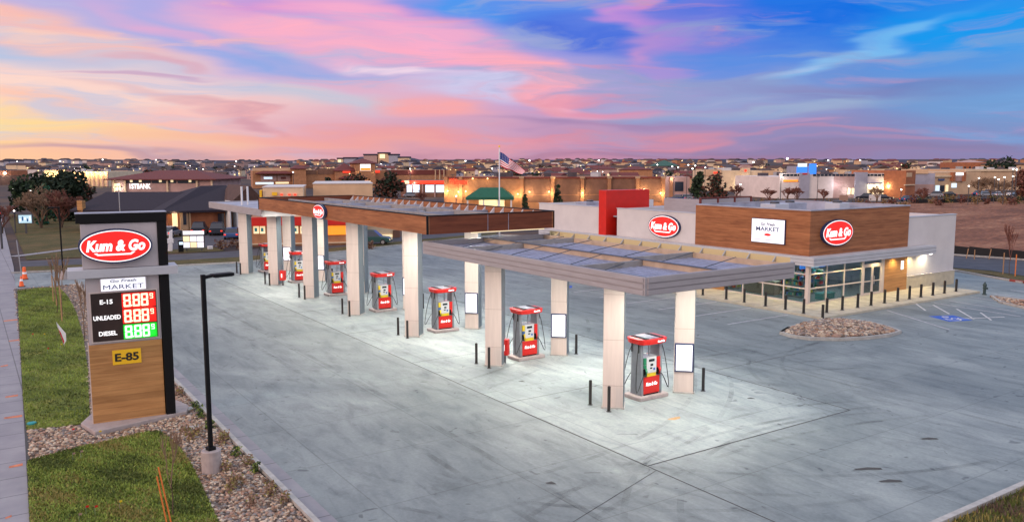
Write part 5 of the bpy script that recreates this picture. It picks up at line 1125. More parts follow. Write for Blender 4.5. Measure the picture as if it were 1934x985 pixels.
# restaurant with dark roofs
B = Bld('dark_roofed_restaurant', 'brick restaurant with long dark shingle roofs and stone entrance', 'building', (152, 436), (345, 436), 396, 13, 'brick_rust')
B.hip('roof', 0, B.W, 0, 13, B.h, B.z(250, 365), 'roof_slate', .8, .9); B.pbox('wood_gable', 148, 158, 378, 402, 'timber_honey', .9)
for px in (172, 188, 262): B.pbox('lit_window', px, px+11, 401, 407, 'soft_lit', .1)
B2 = Bld('dark_roofed_restaurant', 'brick gabled wing with yellow lit doorway beside the dark roofed restaurant', 'building', (318, 440), (405, 436), 397, 20, 'brick_rust')
B2.box('wall', B2.W, B2.s_(500), .2, 20, 0, B2.h, 'brick_rust')
mb = MB(B2.a, B2.ux); sA, sB, sC = -1.2, B2.s_(408), B2.s_(500); zr = B2.z(420, 353)
mb.add([(sA, -1, B2.h), (sC, -1, B2.h), (sC, 21, B2.h), (sA, 21, B2.h), ((sA+sB)/2+4, 8.5, zr), (sC-3, 10, zr), (sA, -1, B2.h-.3), (sC, -1, B2.h-.3), (sC, 21, B2.h-.3), (sA, 21, B2.h-.3)], [(0, 1, 5, 4), (1, 2, 5), (2, 3, 4, 5), (3, 0, 4), (6, 7, 1, 0), (7, 8, 2, 1), (8, 9, 3, 2), (9, 6, 0, 3), (9, 8, 7, 6)])
mb.build('roof', 'roof_slate', B2.t, world=True)
mb = MB(B2.a, B2.ux); q0, q1, qm = B2.s_(416), B2.s_(484), B2.s_(440); z0 = B2.z(440, 380); z1 = B2.z(440, 350)
mb.add([(q0, -2.6, z0-.6), (q1, -2.6, z0+.4), (qm+1.5, -2.6, z1), (q0+2, 8, z0), (q1, 8, z0+.4), (qm+1.5, 8, z1)], [(0, 1, 2), (3, 5, 4), (0, 2, 5, 3), (1, 4, 5, 2)]); mb.build('porch_roof', 'roof_brown', B2.t, world=True)
for px in (424, 437, 448): B2.pbox('porch_post', px-1, px+1, 378, 434, 'soffit_white', 2.2)
for (a_, b_) in ((335, 350), (352, 356), (345, 352)): B2.pbox('stone_pier', a_, b_-1, 398, 438, 'stone_band', .5 if a_ != 345 else .4)
B2.pbox('lit_door', 321, 331, 402, 428, 'soft_lit', .1); B2.pbox('arched_window', 340, 346, 398, 424, 'glass_dark', .55); B2.light(326, 399, 90)
B2.pbox('glazing', 408, 470, 402, 428, 'glass_dark', .1)
for px in (420, 434, 452): B2.pbox('glazing_bar', px, px+1.2, 402, 428, 'brick_tan', .2)
# fast-food building behind the canopies
B = Bld('burger_restaurant', 'tan drive-through restaurant with red band and glowing orange wall behind the pumps', 'building', (468, 466), (658, 462), 412, 12, 'brick_tan')
B.pbox('red_band', 466, 655, 409, 425, 'red_panel', .5); B.pbox('orange_wall', 608, 652, 426, 443, 'orange_lit', .2); B.pbox('lit_sill', 468, 655, 458, 460, 'wall_cream', .25)
for (a_, b_) in ((475, 485), (487, 497), (548, 560), (564, 576), (580, 590)): B.pbox('poster_window', a_, b_, 427, 441, 'soft_lit', .12); B.pbox('window_picture', a_+2, b_-3, 430, 437, 'teal_plastic', .16)
B.box('raised_block', B.s_(492), B.s_(570), 2, 11, B.h, B.z(530, 355), 'wall_cream'); B.box('block_cap', B.s_(491), B.s_(571), 1.9, 11.1, B.z(530, 355), B.z(530, 353), 'stucco_white')
B.box('raised_block', B.s_(588), B.s_(706), 5, 18, B.z(640, 420), B.z(640, 349), 'wall_beige'); B.box('block_cap', B.s_(587), B.s_(707), 4.9, 18.1, B.z(640, 349), B.z(640, 347.5), 'stucco_white')
B.box('yellow_logo', B.s_(510), B.s_(520), 1.75, 1.95, B.z(515, 370), B.z(515, 364), 'plate_yellow'); B.box('yellow_logo', B.s_(486), B.s_(490), 1.75, 4, B.z(488, 374), B.z(488, 360), 'plate_yellow')
for px in (526, 541, 552): B.box('red_letters', B.s_(px), B.s_(px+5), 1.8, 1.95, B.z(px, 370), B.z(px, 367), 'red_lit')
B = Bld('beige_side_building', 'plain beige wall building behind the parked pickup', 'building', (662, 452), (752, 448), 415, 8, 'wall_cream'); B.pbox('lit_strip', 710, 738, 443, 448, 'soft_lit', .2); B.pbox('bin_gate', 740, 752, 434, 452, 'brick_brown', .3)
# right-hand retail
B = Bld('white_retail_block', 'long white retail block with dark clerestory windows above the dirt field', 'building', (1470, 375), (1708, 372), 333, 24, 'wall_white')
for (a_, b_, yt, m_) in ((1507, 1526, 326, 'wall_grey'), (1526, 1573, 329, 'wall_white'), (1573, 1612, 328, 'wall_mauve'), (1612, 1635, 325, 'wall_grey'), (1635, 1706, 327, 'wall_white'), (1471, 1507, 327, 'wall_white')):
    B.pbox('facade_bay', a_, b_, yt, 376, m_, .5 if m_ != 'wall_grey' else .9)
x = 1476
while x < 1700:
    if not (1506 < x < 1528 or 1611 < x < 1634): B.pbox('clerestory_window', x, x+5.6, 328.5, 332.5, 'glass_dark', .62)
    x += 7.2
B.text('BURGERS', 1491, 341, 28, 1.5, 'orange_lit', .8) if False else B.pbox('orange_sign', 1478, 1505, 339.5, 343, 'orange_lit', .7); B.pbox('red_sign', 1512, 1521, 327, 329.5, 'red_plastic', 1.0); B.pbox('blue_sign', 1670, 1679, 344, 346.5, 'blue_lit', .7)
for (a_, b_) in ((1600, 1612), (1640, 1650), (1658, 1670), (1684, 1695)): B.pbox('lit_window', a_, b_, 355, 367, 'soft_lit', .6); B.pbox('window_bar', (a_+b_)/2-.4, (a_+b_)/2+.4, 355, 367, 'dark_steel', .7)
B.pbox('door_canopy', 1635, 1656, 344, 347, 'wall_grey', 2.5)
for (px, py, e, c) in ((1577, 347, 150, (1, .9, 1)), (1645, 350, 420, (1, .85, .5)), (1668, 350, 420, (1, .85, .5)), (1690, 352, 260, (1, .85, .5)), (1473, 331, 120, (1, .9, .8)), (1594, 358, 160, (.9, 1, 1))): B.light(px, py, e, c, 2.2)
B = Bld('blue_lit_block', 'tall block lit bright blue behind the white retail block', 'building', (1504, 356), (1541, 356), 314, 14, 'wall_grey')
B.pbox('blue_panel', 1504, 1524, 315, 330, 'blue_lit', .3); B.pbox('blue_panel', 1527, 1541, 309, 330, 'blue_lit', .3); B.pbox('pale_panel', 1506, 1523, 308.5, 315, 'cool_lit', .4)
B = Bld('red_brick_annex', 'red brick annex right of the white retail block', 'building', (1709, 374), (1727, 373), 322, 16, 'brick_rust'); B.pbox('band', 1712, 1722, 326, 334, 'wall_beige', .1); B.pbox('lit_base', 1708, 1727, 348, 350, 'wall_cream', .3)
B = Bld('grey_retail_unit', 'grey panelled retail unit between the brick annex and the tan shops', 'building', (1727, 370), (1764, 370), 327, 16, 'wall_grey'); B.pbox('fascia', 1727, 1752, 323, 328, 'wall_beige', .4); B.pbox('lower_wall', 1727, 1764, 348, 370, 'wall_mauve', .3)
B = Bld('tan_retail_row', 'tan retail row with blue sign and red framed portal', 'building', (1762, 368), (1850, 366), 325, 18, 'wall_beige'); B.pbox('cornice', 1762, 1796, 331, 334, 'wall_cream', .5)
B.text('BANK', 1778, 339, 12, 1.0, 'blue_plastic', .3) if False else B.pbox('blue_sign', 1772, 1783, 337.5, 341, 'sign_navy_print', .3)
for (a_, b_) in ((1795, 1799.5), (1815, 1819.5)): B.pbox('portal_frame', a_, b_, 325, 342, 'brick_rust', 1.0)
B.pbox('portal_head', 1799.5, 1815, 326, 331, 'sign_white_lit', .9); B.pbox('portal_wall', 1799.5, 1815, 331, 342, 'wall_mauve', .5); B.pbox('cyan_window', 1798, 1806, 346, 354, 'cool_lit', .4); B.pbox('shop_window', 1768, 1775, 350, 362, 'cool_lit', .2); B.pbox('shop_window', 1777, 1784, 350, 362, 'glass_dark', .2); B.pbox('lit_pier', 1787, 1791, 349, 362, 'soft_lit', .3)
B = Bld('long_tan_store', 'long tan store wall behind bare trees at the right edge', 'building', (1822, 360), (1960, 358), 320, 30, 'wall_beige'); B.pbox('coping', 1822, 1960, 319.5, 323, 'wall_cream', .5); B.pbox('dark_arcade', 1820, 1845, 341, 352, 'glass_dark', .3)
B = Bld('orange_brick_offices', 'orange brick office block with a row of dark windows on the right skyline', 'building', (1806, 346), (1866, 346), 306.5, 18, 'brick_rust')
for k in range(5): B.pbox('dark_window', 1811+k*9, 1814.5+k*9, 314.5, 318.5, 'glass_dark', .1)
B.hip('roof', B.s_(1830), B.s_(1862), 3, 15, B.h, B.z(1850, 301.5), 'wall_mauve')
B = Bld('hip_roofed_offices', 'hip roofed tan office at the far right skyline', 'building', (1888, 348), (1945, 348), 310, 18, 'wall_beige'); B.hip('roof', 0, B.W, 0, 18, B.h, B.z(1910, 303), 'roof_brown')
for k in range(4): B.pbox('dark_window', 1897+k*9, 1900+k*9, 315, 319, 'glass_dark', .1)
B = Bld('tan_arched_store', 'tan store with an arched centre gable and dark windows', 'building', (1328, 360), (1438, 360), 322, 22, 'wall_cream')
B.box('arch_wall', B.s_(1400), B.s_(1416), -.5, 2, 0, B.z(1408, 317), 'wall_cream'); MB(B.a, B.ux).side([(B.s_(1408)+2.2*math.cos(a), B.z(1408, 317)+1.0*math.sin(a)) for a in [math.pi*i/10 for i in range(11)]], -.5, 2).build('arch', 'wall_mauve', B.t, world=True)
B.pbox('red_logo', 1405, 1409, 320, 324, 'red_lit', .7); B.pbox('shop_window', 1417, 1423, 337, 343, 'glass_dark', .1); B.pbox('shop_window', 1428, 1434, 337, 343, 'glass_dark', .1); B.pbox('left_wing', 1329, 1362, 320, 332, 'wall_beige', .4); B.pbox('red_sign', 1347, 1358, 324.5, 327.5, 'red_lit', .6); B.pbox('yellow_sign', 1345, 1357, 331, 334, 'soft_lit', .6)
B.light(1408, 342, 220, (1, .9, .8)); B.light(1397, 348, 260, (1, .85, .6)); B.pbox('rear_parapet', 1438, 1470, 322, 340, 'wall_beige', -.1, deep=3)
B = Bld('small_brown_office', 'small brown stone office right of the pharmacy', 'building', (1256, 372), (1302, 372), 334, 14, 'wall_mauve'); B.pbox('dark_porch', 1275, 1291, 343, 361, 'glass_dark', .1); B.pbox('pier', 1265, 1271, 334, 372, 'brick_tan', .5); B.light(1268, 336, 120, (1, .85, .8))
B = Bld('green_roofed_church', 'pale building with a low green roof on the skyline', 'building', (1237, 330), (1276, 330), 313, 30, 'wall_grey'); B.hip('roof', 0, B.W, 0, 30, B.h, B.z(1255, 302), 'roof_green', 12, 3)
B = Bld('pale_blue_roof_barn', 'low building with pale blue metal roof on the skyline', 'building', (1362, 326), (1398, 326), 318, 20, 'wall_cream'); B.hip('roof', 0, B.W, 0, 20, B.h, B.z(1380, 312), 'roof_deck', 5, 1)
B = Bld('beige_hall', 'wide cream hall between house rows above the pharmacy', 'building', (1042, 324), (1087, 324), 311, 24, 'wall_cream')
B = Bld('low_dark_roof_store', 'low store with dark roof directly above the pharmacy roofline', 'building', (975, 341), (1070, 341), 329, 20, 'wall_mauve'); B.box('roof', -1, B.W+1, -1, 20, B.h, B.h+.6, 'glass_dark'); B.pbox('lit_sign', 1059, 1068, 330, 333, 'cool_lit', 1.2)
for (l_, r_, yt, yb, m_, lb) in ((1072, 1110, 322, 338, 'brick_tan', 'tan stone shop with gabled roof above the pharmacy roof'), (1118, 1165, 319, 340, 'wall_mauve', 'mauve shop block with red hipped roof above the pharmacy roof'), (1172, 1232, 320, 342, 'brick_tan', 'tan shop block with red hipped roof at the pharmacy right end')):
    B = Bld('roadside_shop', lb, 'building', (l_, yb), (r_, yb), yt, 16, m_, 'hip roofed shops behind the pharmacy'); B.hip('roof', 0, B.W, 0, 16, B.h, B.z((l_+r_)/2, yt-6), 'roof_tile_red')
    for k in range(4): B.pbox('lit_window', l_+5+k*8, l_+9+k*8, yt+9, yt+13, 'soft_lit' if k % 2 else 'glass_dark', .2)
# hospital on the mesa
for k, (l_, r_, yt, m_, rm) in enumerate(((637, 648, 297.5, 'wall_cream', 0), (649, 672, 296.5, 'wall_grey', 1), (687, 712, 290.5, 'wall_mauve', 1), (714, 734, 287.5, 'wall_beige', 1), (734, 752, 290.5, 'wall_grey', 1), (752, 773, 295.5, 'wall_cream', 1))):
    d = ray((l_+r_)/2, 302); d.z = 0; d = d/(d.dot(Vector((math.sin(YAW), math.cos(YAW), 0)))); p = d*1780; w_ = (r_-l_)*1780/F_; h_ = H+(HZ-yt)*1780/F_
    t_ = thing('hilltop_block', ['cream hilltop block farthest left of the hospital group', 'dark stepped hilltop block left of the mesa', 'wide blue roofed block at the left of the mesa top', 'tallest lit hospital block on the mesa top', 'mid height block right of the tallest hospital block', 'low cream block stepping down the right of the mesa'][k], 'building', p, -YAW, 'blocks on the hilltop skyline')
    MB().box(-w_/2, w_/2, 0, 25, -2, h_-3).build('wall', m_, t_); MB().box(-w_/2-1, w_/2+1, -1, 26, h_-3, h_).build('roof', 'hill_blue', t_)
    if k in (3, 0): MB().box(-w_/3, w_/6, -1.3, -.3, h_-13, h_-4).build('lit_facade', 'soft_lit', t_)
d = ray(1487, 302); d.z = 0; d.normalize(); p = d*1500; t_ = MB((p.x, p.y, 0)).ball((0, 0, 17.5), 1.6).build('sky_beacon', 'star_lamp'); tag(t_, 'bright white light glinting on the skyline at right', 'light')

# ------------------------------------------------------------------ houses of the suburb
HC = [('wall_cream', 'roof_brown', 'cream', 'brown'), ('wall_mauve', 'roof_grey', 'mauve', 'grey'), ('wall_beige', 'roof_tile_red', 'beige', 'reddish'), ('wall_grey', 'roof_slate', 'grey', 'dark'), ('wall_white', 'roof_brown', 'pale', 'brown'), ('brick_tan', 'roof_grey', 'tan', 'grey')]
def house(k):
    w, r_, a_, b_ = HC[k]; t_ = thing('suburb_house', '', 'house')
    rr = random.Random(k); W_, D_, h_ = rr.uniform(11, 15), 10, rr.uniform(4.6, 6.0)
    mb = MB(); mb.box(-W_/2, W_/2, -D_/2, D_/2, -2, h_); gw = W_*.34; gx = rr.choice([-1, 1])*W_*.28
    mb.box(gx-gw/2, gx+gw/2, -D_/2-1.5, -D_/2, -2, h_*.95); mb.side([(gx-gw/2, h_*.95), (gx+gw/2, h_*.95), (gx, h_*.95+gw*.32)], -D_/2-1.5, 0)
    mb.side([(-D_/2+.1, 0)], 0, 0) if False else None
    mb.build('wall', w, t_)
    rf = MB(); z1 = h_+2.4; o_ = .6
    if k % 2: rf.add([(-W_/2-o_, -D_/2-o_, h_), (W_/2+o_, -D_/2-o_, h_), (W_/2+o_, D_/2+o_, h_), (-W_/2-o_, D_/2+o_, h_), (-W_/2+3.5, 0, z1), (W_/2-3.5, 0, z1)], [(0, 1, 5, 4), (1, 2, 5), (2, 3, 4, 5), (3, 0, 4), (3, 2, 1, 0)])
    else: rf.add([(-W_/2-o_, -D_/2-o_, h_), (W_/2+o_, -D_/2-o_, h_), (W_/2+o_, D_/2+o_, h_), (-W_/2-o_, D_/2+o_, h_), (-W_/2-o_, 0, z1), (W_/2+o_, 0, z1)], [(0, 1, 5, 4), (1, 2, 5), (2, 3, 4, 5), (3, 0, 4), (3, 2, 1, 0)])
    zg = h_*.95; rf.add([(gx-gw/2-.4, -D_/2-2, zg-.1), (gx, -D_/2-2, zg+gw*.34), (gx+gw/2+.4, -D_/2-2, zg-.1), (gx-gw/2-.4, 0, zg-.1), (gx, 0, zg+gw*.34), (gx+gw/2+.4, 0, zg-.1)], [(0, 1, 4, 3), (1, 2, 5, 4)])
    rf.build('roof', r_, t_)
    for j, (wx, wz) in enumerate(((-W_*.36, h_*.62), (-W_*.12, h_*.62), (W_*.16, h_*.62), (W_*.36, h_*.3), (-W_*.3, h_*.2))):
        yf = -D_/2-1.56 if abs(wx-gx) < gw/2 else -D_/2-.06; MB().box(wx-.6, wx+.6, yf, yf+.05, wz, wz+1.2).build('window', 'warm_lit' if (j+k) % 3 == 0 else 'glass_dark', t_)
    return t_
PH = [house(k) for k in range(6)]; usedH = set(); nh = 0
BL = [(1455, 1945, 318, 380), (1320, 1470, 318, 365), (470, 870, 316, 380), (200, 410, 321, 380), (60, 215, 320, 360), (-20, 60, 320, 352)]
far_pts = []
for dist, gap in ((330, 22), (390, 20), (450, 19), (520, 18), (600, 18), (690, 19), (790, 20), (900, 21), (1030, 23), (1180, 25), (1350, 28), (1550, 32), (1800, 36), (2100, 42)):
    wv_ = dist*1.30; n_ = int(wv_/gap); off = random.random()
    for i in range(n_):
        lat = -wv_/2+(i+off)*gap+random.uniform(-.25, .25)*gap; dd = dist+random.uniform(-1, 1)*dist*.055
        p = uf*dd+ux*lat; px = 967+F_*lat/dd; yb_ = HZ+(H-gz(p.x, p.y))*F_/dd
        if dist < 400 and (px < 950 and not (0 < px < 0)): continue
        if dist <= 450 and not (900 < px < 1330 or 1440 < px < 1475): continue
        if dist <= 600 and any(a_-10 < px < b_+10 for a_, b_, *_ in BL) and dist < 520: continue
        if 640 < px < 760 and dist > 1500: continue
        far_pts.append((dd, p.x, p.y, px))
far_pts.sort()
rest = []
for (dd, x, y, px) in far_pts:
    hidden = 470 < px < 720 and dd < 420
    k = random.choice([0, 0, 1, 2, 2, 3, 4, 5]) if px > 500 else random.choice([0, 1, 1, 3, 3, 3, 4])
    if nh < 285:
        s_ = random.uniform(.8, 1.05)*(.72 if dd < 560 else .85); rz_ = -YAW+random.choice([0, 0, .5, -.5, 1.57, 3.14, .25])+random.uniform(-.2, .2); z_ = gz(x, y)
        w, r_, a_, b_ = HC[k]; side_ = 'left of the flagpole' if px < 943 else ('between flagpole and shop' if px < 1300 else 'above and right of the shop'); dn = 'nearer' if dd < 560 else ('middle distance' if dd < 760 else 'far')
        lb = '%s %s walled suburb house with %s roof, %s' % (dn, a_, b_, side_)
        if k not in usedH: usedH.add(k); q = PH[k]; q.location = (x, y, z_); q.rotation_euler = (0, 0, rz_); q.scale = (s_, s_, s_); q['label'] = lb
        else: q = copy_tree(PH[k], None, (x, y, z_), rz_, lb, (s_, s_, s_))
        q['group'] = lb; nh += 1
    else: rest.append((x, y, k))
for k in range(6):
    if k not in usedH: bpy.data.objects.remove(PH[k])
mbr = MB()
MI = {n_: i for i, n_ in enumerate(['wall_cream', 'wall_mauve', 'wall_beige', 'wall_grey', 'wall_white', 'brick_tan', 'roof_brown', 'roof_grey', 'roof_tile_red', 'roof_slate', 'warm_lit'])}
for (x, y, k) in rest:
    a = -YAW+random.uniform(-.6, .6)+random.choice([0, 1.57]); mbr.o = Vector((x, y, gz(x, y))); mbr.ux = Vector((math.cos(a), math.sin(a), 0)); mbr.uy = Vector((-math.sin(a), math.cos(a), 0))
    W_, D_, h_ = random.uniform(11, 17), 10, random.uniform(4.5, 7); mbr.cur = MI[HC[k][0]]; mbr.box(-W_/2, W_/2, -D_/2, D_/2, -3, h_)
    mbr.cur = MI[HC[k][1]]; mbr.add([(-W_/2-.5, -D_/2-.5, h_), (W_/2+.5, -D_/2-.5, h_), (W_/2+.5, D_/2+.5, h_), (-W_/2-.5, D_/2+.5, h_), (-W_/2+2.5, 0, h_+2.6), (W_/2-2.5, 0, h_+2.6)], [(0, 1, 5, 4), (1, 2, 5), (2, 3, 4, 5), (3, 0, 4)])
    if random.random() < .45: mbr.cur = MI['warm_lit']; q = random.uniform(-4, 4); mbr.box(q, q+1.6, -D_/2-.1, -D_/2, 1.5, 3)
o = mbr.build('distant_suburb', list(MI)); tag(o, 'mass of tiny houses fading up the horizon hills', 'suburb', kind='stuff')

# ------------------------------------------------------------------ background vegetation
def at_(px, dist): d = uf*dist+ux*((px-967)*dist/F_); return Vector((d.x, d.y, gz(d.x, d.y)))
def gd(px, yb): return g(px, yb)
leafy('evergreen_tree', 'dark evergreen tree above the left pavement, left of the pair', at_(76, 150), 8.4, 9.5, ['needle_dark', 'needle_dark', 'needle_mid'], 3200, seed=2, leaf=.45)
leafy('evergreen_tree', 'dark evergreen tree above the left pavement, right and taller of the pair', at_(128, 140), 8.5, 7.5, ['needle_dark'], 3000, False, seed=3, leaf=.42)
leafy('evergreen_tree', 'greener spruce between the two dark evergreens at left', at_(88, 132), 6.3, 4.0, ['needle_mid', 'needle_mid', 'awning_green'], 900, True, seed=4, leaf=.35)
leafy('evergreen_tree', 'low dark tree right of the evergreen pair at left', at_(163, 165), 5.4, 6.0, ['needle_dark', 'leaf_rust'], 800, seed=5, leaf=.4)
p = g(78, 430); bare_tree('bare_tree', 'wide bare tree beside the left pavement behind the price sign', (p.x, p.y, 0), 9, 1.15, 'twig_tan', 6, .2, 12, low=.26, multi=3, up_=.8)
p = g(116, 430); bare_tree('bare_tree', 'second wide bare tree just right of the first behind the price sign', (p.x, p.y, 0), 8, 1.15, 'twig_red', 6, .16, 17, low=.26, multi=3, up_=.8)
p = g(20, 440); bare_tree('bare_tree', 'reddish bare tree at the left edge by the street', (p.x-1, p.y, 0), 6, .9, 'twig_red', 5, .14, 19, low=.28, multi=2)
p = g(290, 428); bare_tree('bare_tree', 'reddish bare tree in front of the dark restaurant roof', (p.x, p.y, 0), 6.8, .8, 'twig_red', 6, .13, 23, low=.28, multi=2)
leafy('evergreen_tree', 'narrow dark conifer against the pharmacy wall, left one', at_(992, 140), 4.6, 2.2, ['needle_dark', 'needle_mid'], 500, True, seed=6, leaf=.25)
leafy('evergreen_tree', 'conifer against the pharmacy wall, right one lit by a wall lamp', at_(1054, 140), 6.1, 2.6, ['needle_dark', 'needle_mid'], 600, True, seed=7, leaf=.26)
leafy('broad_tree', 'dark rust coloured bushy tree beyond the shop roof', at_(1352, 170), 7.6, 7.5, ['leaf_rust', 'needle_dark'], 1200, seed=8, leaf=.42)
leafy('broad_tree', 'dark green tree by the street lights right of the pharmacy', at_(1318, 230), 8.2, 6, ['needle_dark', 'needle_mid'], 700, seed=9, leaf=.5)
leafy('broad_tree', 'dark reddish tree mass left of the red fascia shop', at_(738, 190), 7.6, 8, ['leaf_rust', 'needle_dark'], 1200, seed=10, leaf=.5)
leafy('broad_tree', 'dark tree in front of the lit tower of the retail strip', at_(670, 240), 6.0, 9, ['needle_dark', 'leaf_rust'], 700, seed=11, leaf=.5)
leafy('broad_tree', 'dark small tree in front of the long wall of the retail strip', at_(625, 240), 6.3, 5, ['needle_dark'], 500, seed=12, leaf=.5)
leafy('broad_tree', 'brown tree on the right skyline beside the office block', at_(1877, 330), 11, 13, ['needle_dark'], 700, seed=13, leaf=.8)
leafy('broad_tree', 'dark round tree above the red brick annex', at_(1705, 330), 9.6, 8, ['needle_dark', 'leaf_rust'], 500, seed=14, leaf=.7)
leafy('broad_tree', 'rust brown tree at the far right edge by the parked cars', at_(1928, 215), 8.0, 8, ['leaf_rust', 'twig_red'], 1000, seed=15, leaf=.45)
for k, (px, d_, h_, m_) in enumerate(((1488, 205, 6, 'twig_red'), (1505, 205, 6.2, 'twig_red'), (1554, 205, 4.6, 'twig_red'), (1655, 200, 6, 'twig_tan'), (1742, 200, 5.6, 'twig_red'), (1850, 215, 9, 'twig_tan'), (1872, 215, 9.5, 'twig_tan'), (1895, 215, 8.5, 'twig_tan'), (1200, 300, 8, 'twig_red'), (800, 190, 5, 'twig_red'), (1450, 210, 5, 'twig_red'), (1392, 215, 6, 'twig_red'))):
    bare_tree('bare_tree', 'bare tree %s' % ['left of the pair in front of the orange sign', 'right of the pair in front of the orange sign', 'small, against the blank white retail wall', 'by the lit white retail entrance', 'round and reddish before the grey retail unit', 'left of three before the long tan store', 'middle of three before the long tan store', 'right of three before the long tan store', 'behind the right end of the pharmacy', 'in front of the red fascia shop windows', 'left of the white retail block', 'below the arched tan store'][k], at_(px, d_), h_, .8, m_, 5, .14, 30+k, low=.26, multi=2)
mats_ = (['leaf_gold', 'twig_tan'], ['leaf_rust', 'twig_red'], ['needle_mid', 'leaf_gold'])
k = 0
for px in range(1262, 1935, 15):
    d_ = 172 if px < 1720 else 196; d_ += random.uniform(-8, 12)
    leafy('golden_shrub', '%s shrub %d%s along the far side of the dirt field' % (['golden', 'rusty brown', 'olive'][k % 3], k+1, {1: 'st', 2: 'nd', 3: 'rd'}.get(k+1 if k < 20 else (k+1) % 10, 'th')) if False else '%s shrub in the hedge row beyond the dirt field, around the %s' % (['golden', 'rusty brown', 'olive'][k % 3], 'white retail block' if 1470 < px < 1710 else ('rust coloured tree' if px < 1470 else 'tan retail row')), at_(px+random.uniform(-4, 4), d_), random.uniform(1.0, 2.1), random.uniform(2.2, 4.0), mats_[k % 3], 150, seed=50+k, leaf=.22, cat='shrub', trunk=False, group='%s shrubs by the %s' % (['golden', 'rusty', 'olive'][k % 3], 'white retail block' if 1470 < px < 1710 else ('rust coloured tree' if px < 1470 else 'tan retail row'))); k += 1
k = 0
for (px, py) in ((414, 468), (424, 471), (438, 466), (448, 470), (458, 465), (466, 470), (700, 470)):
    p = g(px, py); leafy('round_shrub', 'rust brown landscaping shrub, %s near the menu board' % ['first', 'second', 'third', 'fourth', 'fifth', 'sixth', 'farthest'][k], p, .9, 1.4, ['leaf_rust', 'twig_tan'], 120, seed=90+k, leaf=.12, cat='shrub', trunk=False, group='shrubs by the drive-through'); k += 1
for k, (px, py) in enumerate(((1825, 488), (1840, 490), (1868, 489), (1894, 518), (1917, 522))):
    p = g(px, py); stake('tree_stake', 'pale wooden stake by the side road, %s from left' % ['first', 'second', 'third', 'fourth', 'fifth'][k], p, (p.x+(.3 if k in (0, 2) else 0), p.y, 1.0 if k < 3 else 1.9), 'stake_wood' if k < 4 else 'stake_orange', .045)
p = g(1906, 520); bare_tree('young_tree', 'thin bare sapling between two stakes by the side road', p, 4.2, .35, 'twig_red', 4, .03, 61, low=.4, up_=1.3)
# silt fence around the dirt field
pts_ = [g(*p) for p in [(1802, 481.5), (1830, 483), (1870, 486), (1934, 491), (2050, 500)]]
mb = MB()
for i in range(len(pts_)-1):
    a, b = pts_[i], pts_[i+1]; mb.hull([(a.x, a.y, 0), (b.x, b.y, 0), (b.x+.04, b.y+.04, 0), (a.x+.04, a.y+.04, 0)], [(a.x, a.y, 1.0), (b.x, b.y, .9), (b.x+.04, b.y+.04, .9), (a.x+.04, a.y+.04, 1.0)])
tag(mb.build('silt_fence', 'silt_black'), 'black silt fence between the side road and the dirt field', 'fence')
pts_ = [g(*p) for p in [(1725, 384), (1800, 382.5), (1870, 381), (1960, 377)]]; mb = MB()
for i in range(len(pts_)-1):
    a, b = pts_[i], pts_[i+1]; mb.hull([(a.x, a.y, 0), (b.x, b.y, 0), (b.x+.1, b.y+.1, 0), (a.x+.1, a.y+.1, 0)], [(a.x, a.y, .9), (b.x, b.y, .9), (b.x+.1, b.y+.1, .9), (a.x+.1, a.y+.1, .9)])
tag(mb.build('silt_fence', 'silt_black'), 'black fence line along the far edge of the dirt field', 'fence')

# ------------------------------------------------------------------ cars
def make_car(paint, suv=False):
    t_ = thing('parked_car', '', 'car'); h2 = 1.45 if not suv else 1.75; hb = .85 if not suv else 1.0
    MB().side([(-2.25, .35), (-2.2, hb-.08), (-1.9, hb), (1.0, hb), (1.95, hb-.12), (2.25, hb-.3), (2.28, .35)], -.88, .88).build('body', paint, t_, bevel=.05)
    top = [(-1.55 if suv else -1.2, -.66), (.35, -.66), (.35, .66), (-1.55 if suv else -1.2, .66)]
    MB().hull([(-2.1 if suv else -1.8, -.8, hb), (1.15, -.8, hb), (1.15, .8, hb), (-2.1 if suv else -1.8, .8, hb)], [(x_, y_, h2-.07) for x_, y_ in top]).build('window', 'glass_dark', t_)
    MB().hull([(x_, y_, h2-.069) for x_, y_ in top], [(x_*.97, y_*.95, h2) for x_, y_ in top]).build('roof', paint, t_)
    for x_ in (-1.4, 1.45):
        for s in (-1, 1):
            w_ = MB().tube([(x_, s*.70, .34), (x_, s*.91, .34)], .34, 14).build('wheel', 'tyre', t_); MB().tube([(x_, s*.911, .34), (x_, s*.93, .34)], .2, 10).build('rim', 'rim', w_)
    for s in (-1, 1): MB().box(2.18, 2.29, *sorted((s*.55, s*.82)), .55, .7).build('headlight', 'soft_lit', t_); MB().box(-2.27, -2.2, *sorted((s*.6, s*.85)), .6, .75).build('taillight', 'red_lit', t_)
    return t_
mat('paint_dark', (.015, .02, .035), .25, .3); mat('paint_blue', (.03, .08, .22), .25, .3); mat('paint_silver', (.35, .37, .42), .3, .5); mat('paint_green', (.03, .09, .09), .3, .3); mat('paint_white', (.6, .6, .65), .3)
CARP = {}; 
def car(kind, suv, loc, rz_, lb, grp=None):
    key = (kind, suv)
    if key not in CARP: q = CARP[key] = make_car(kind, suv); q.location = loc; q.rotation_euler = (0, 0, rz_); q['label'] = lb
    else: q = copy_tree(CARP[key], None, loc, rz_, lb)
    if 'group' in q: del q['group']
    if grp: q['group'] = grp
CG = 'cars parked behind the station'
car('paint_dark', True, g(378, 442), 1.2, 'black car parked nose out behind the menu board, left of the pair', CG); car('paint_dark', True, g(412, 443), 1.2, 'black car parked behind the menu board, right of the pair', CG)
car('paint_blue', False, g(440, 450), 1.2, 'small blue car partly hidden by the far canopy column', CG); car('paint_green', True, g(703, 461), -.62, 'dark teal pickup seen between two canopy columns', CG)
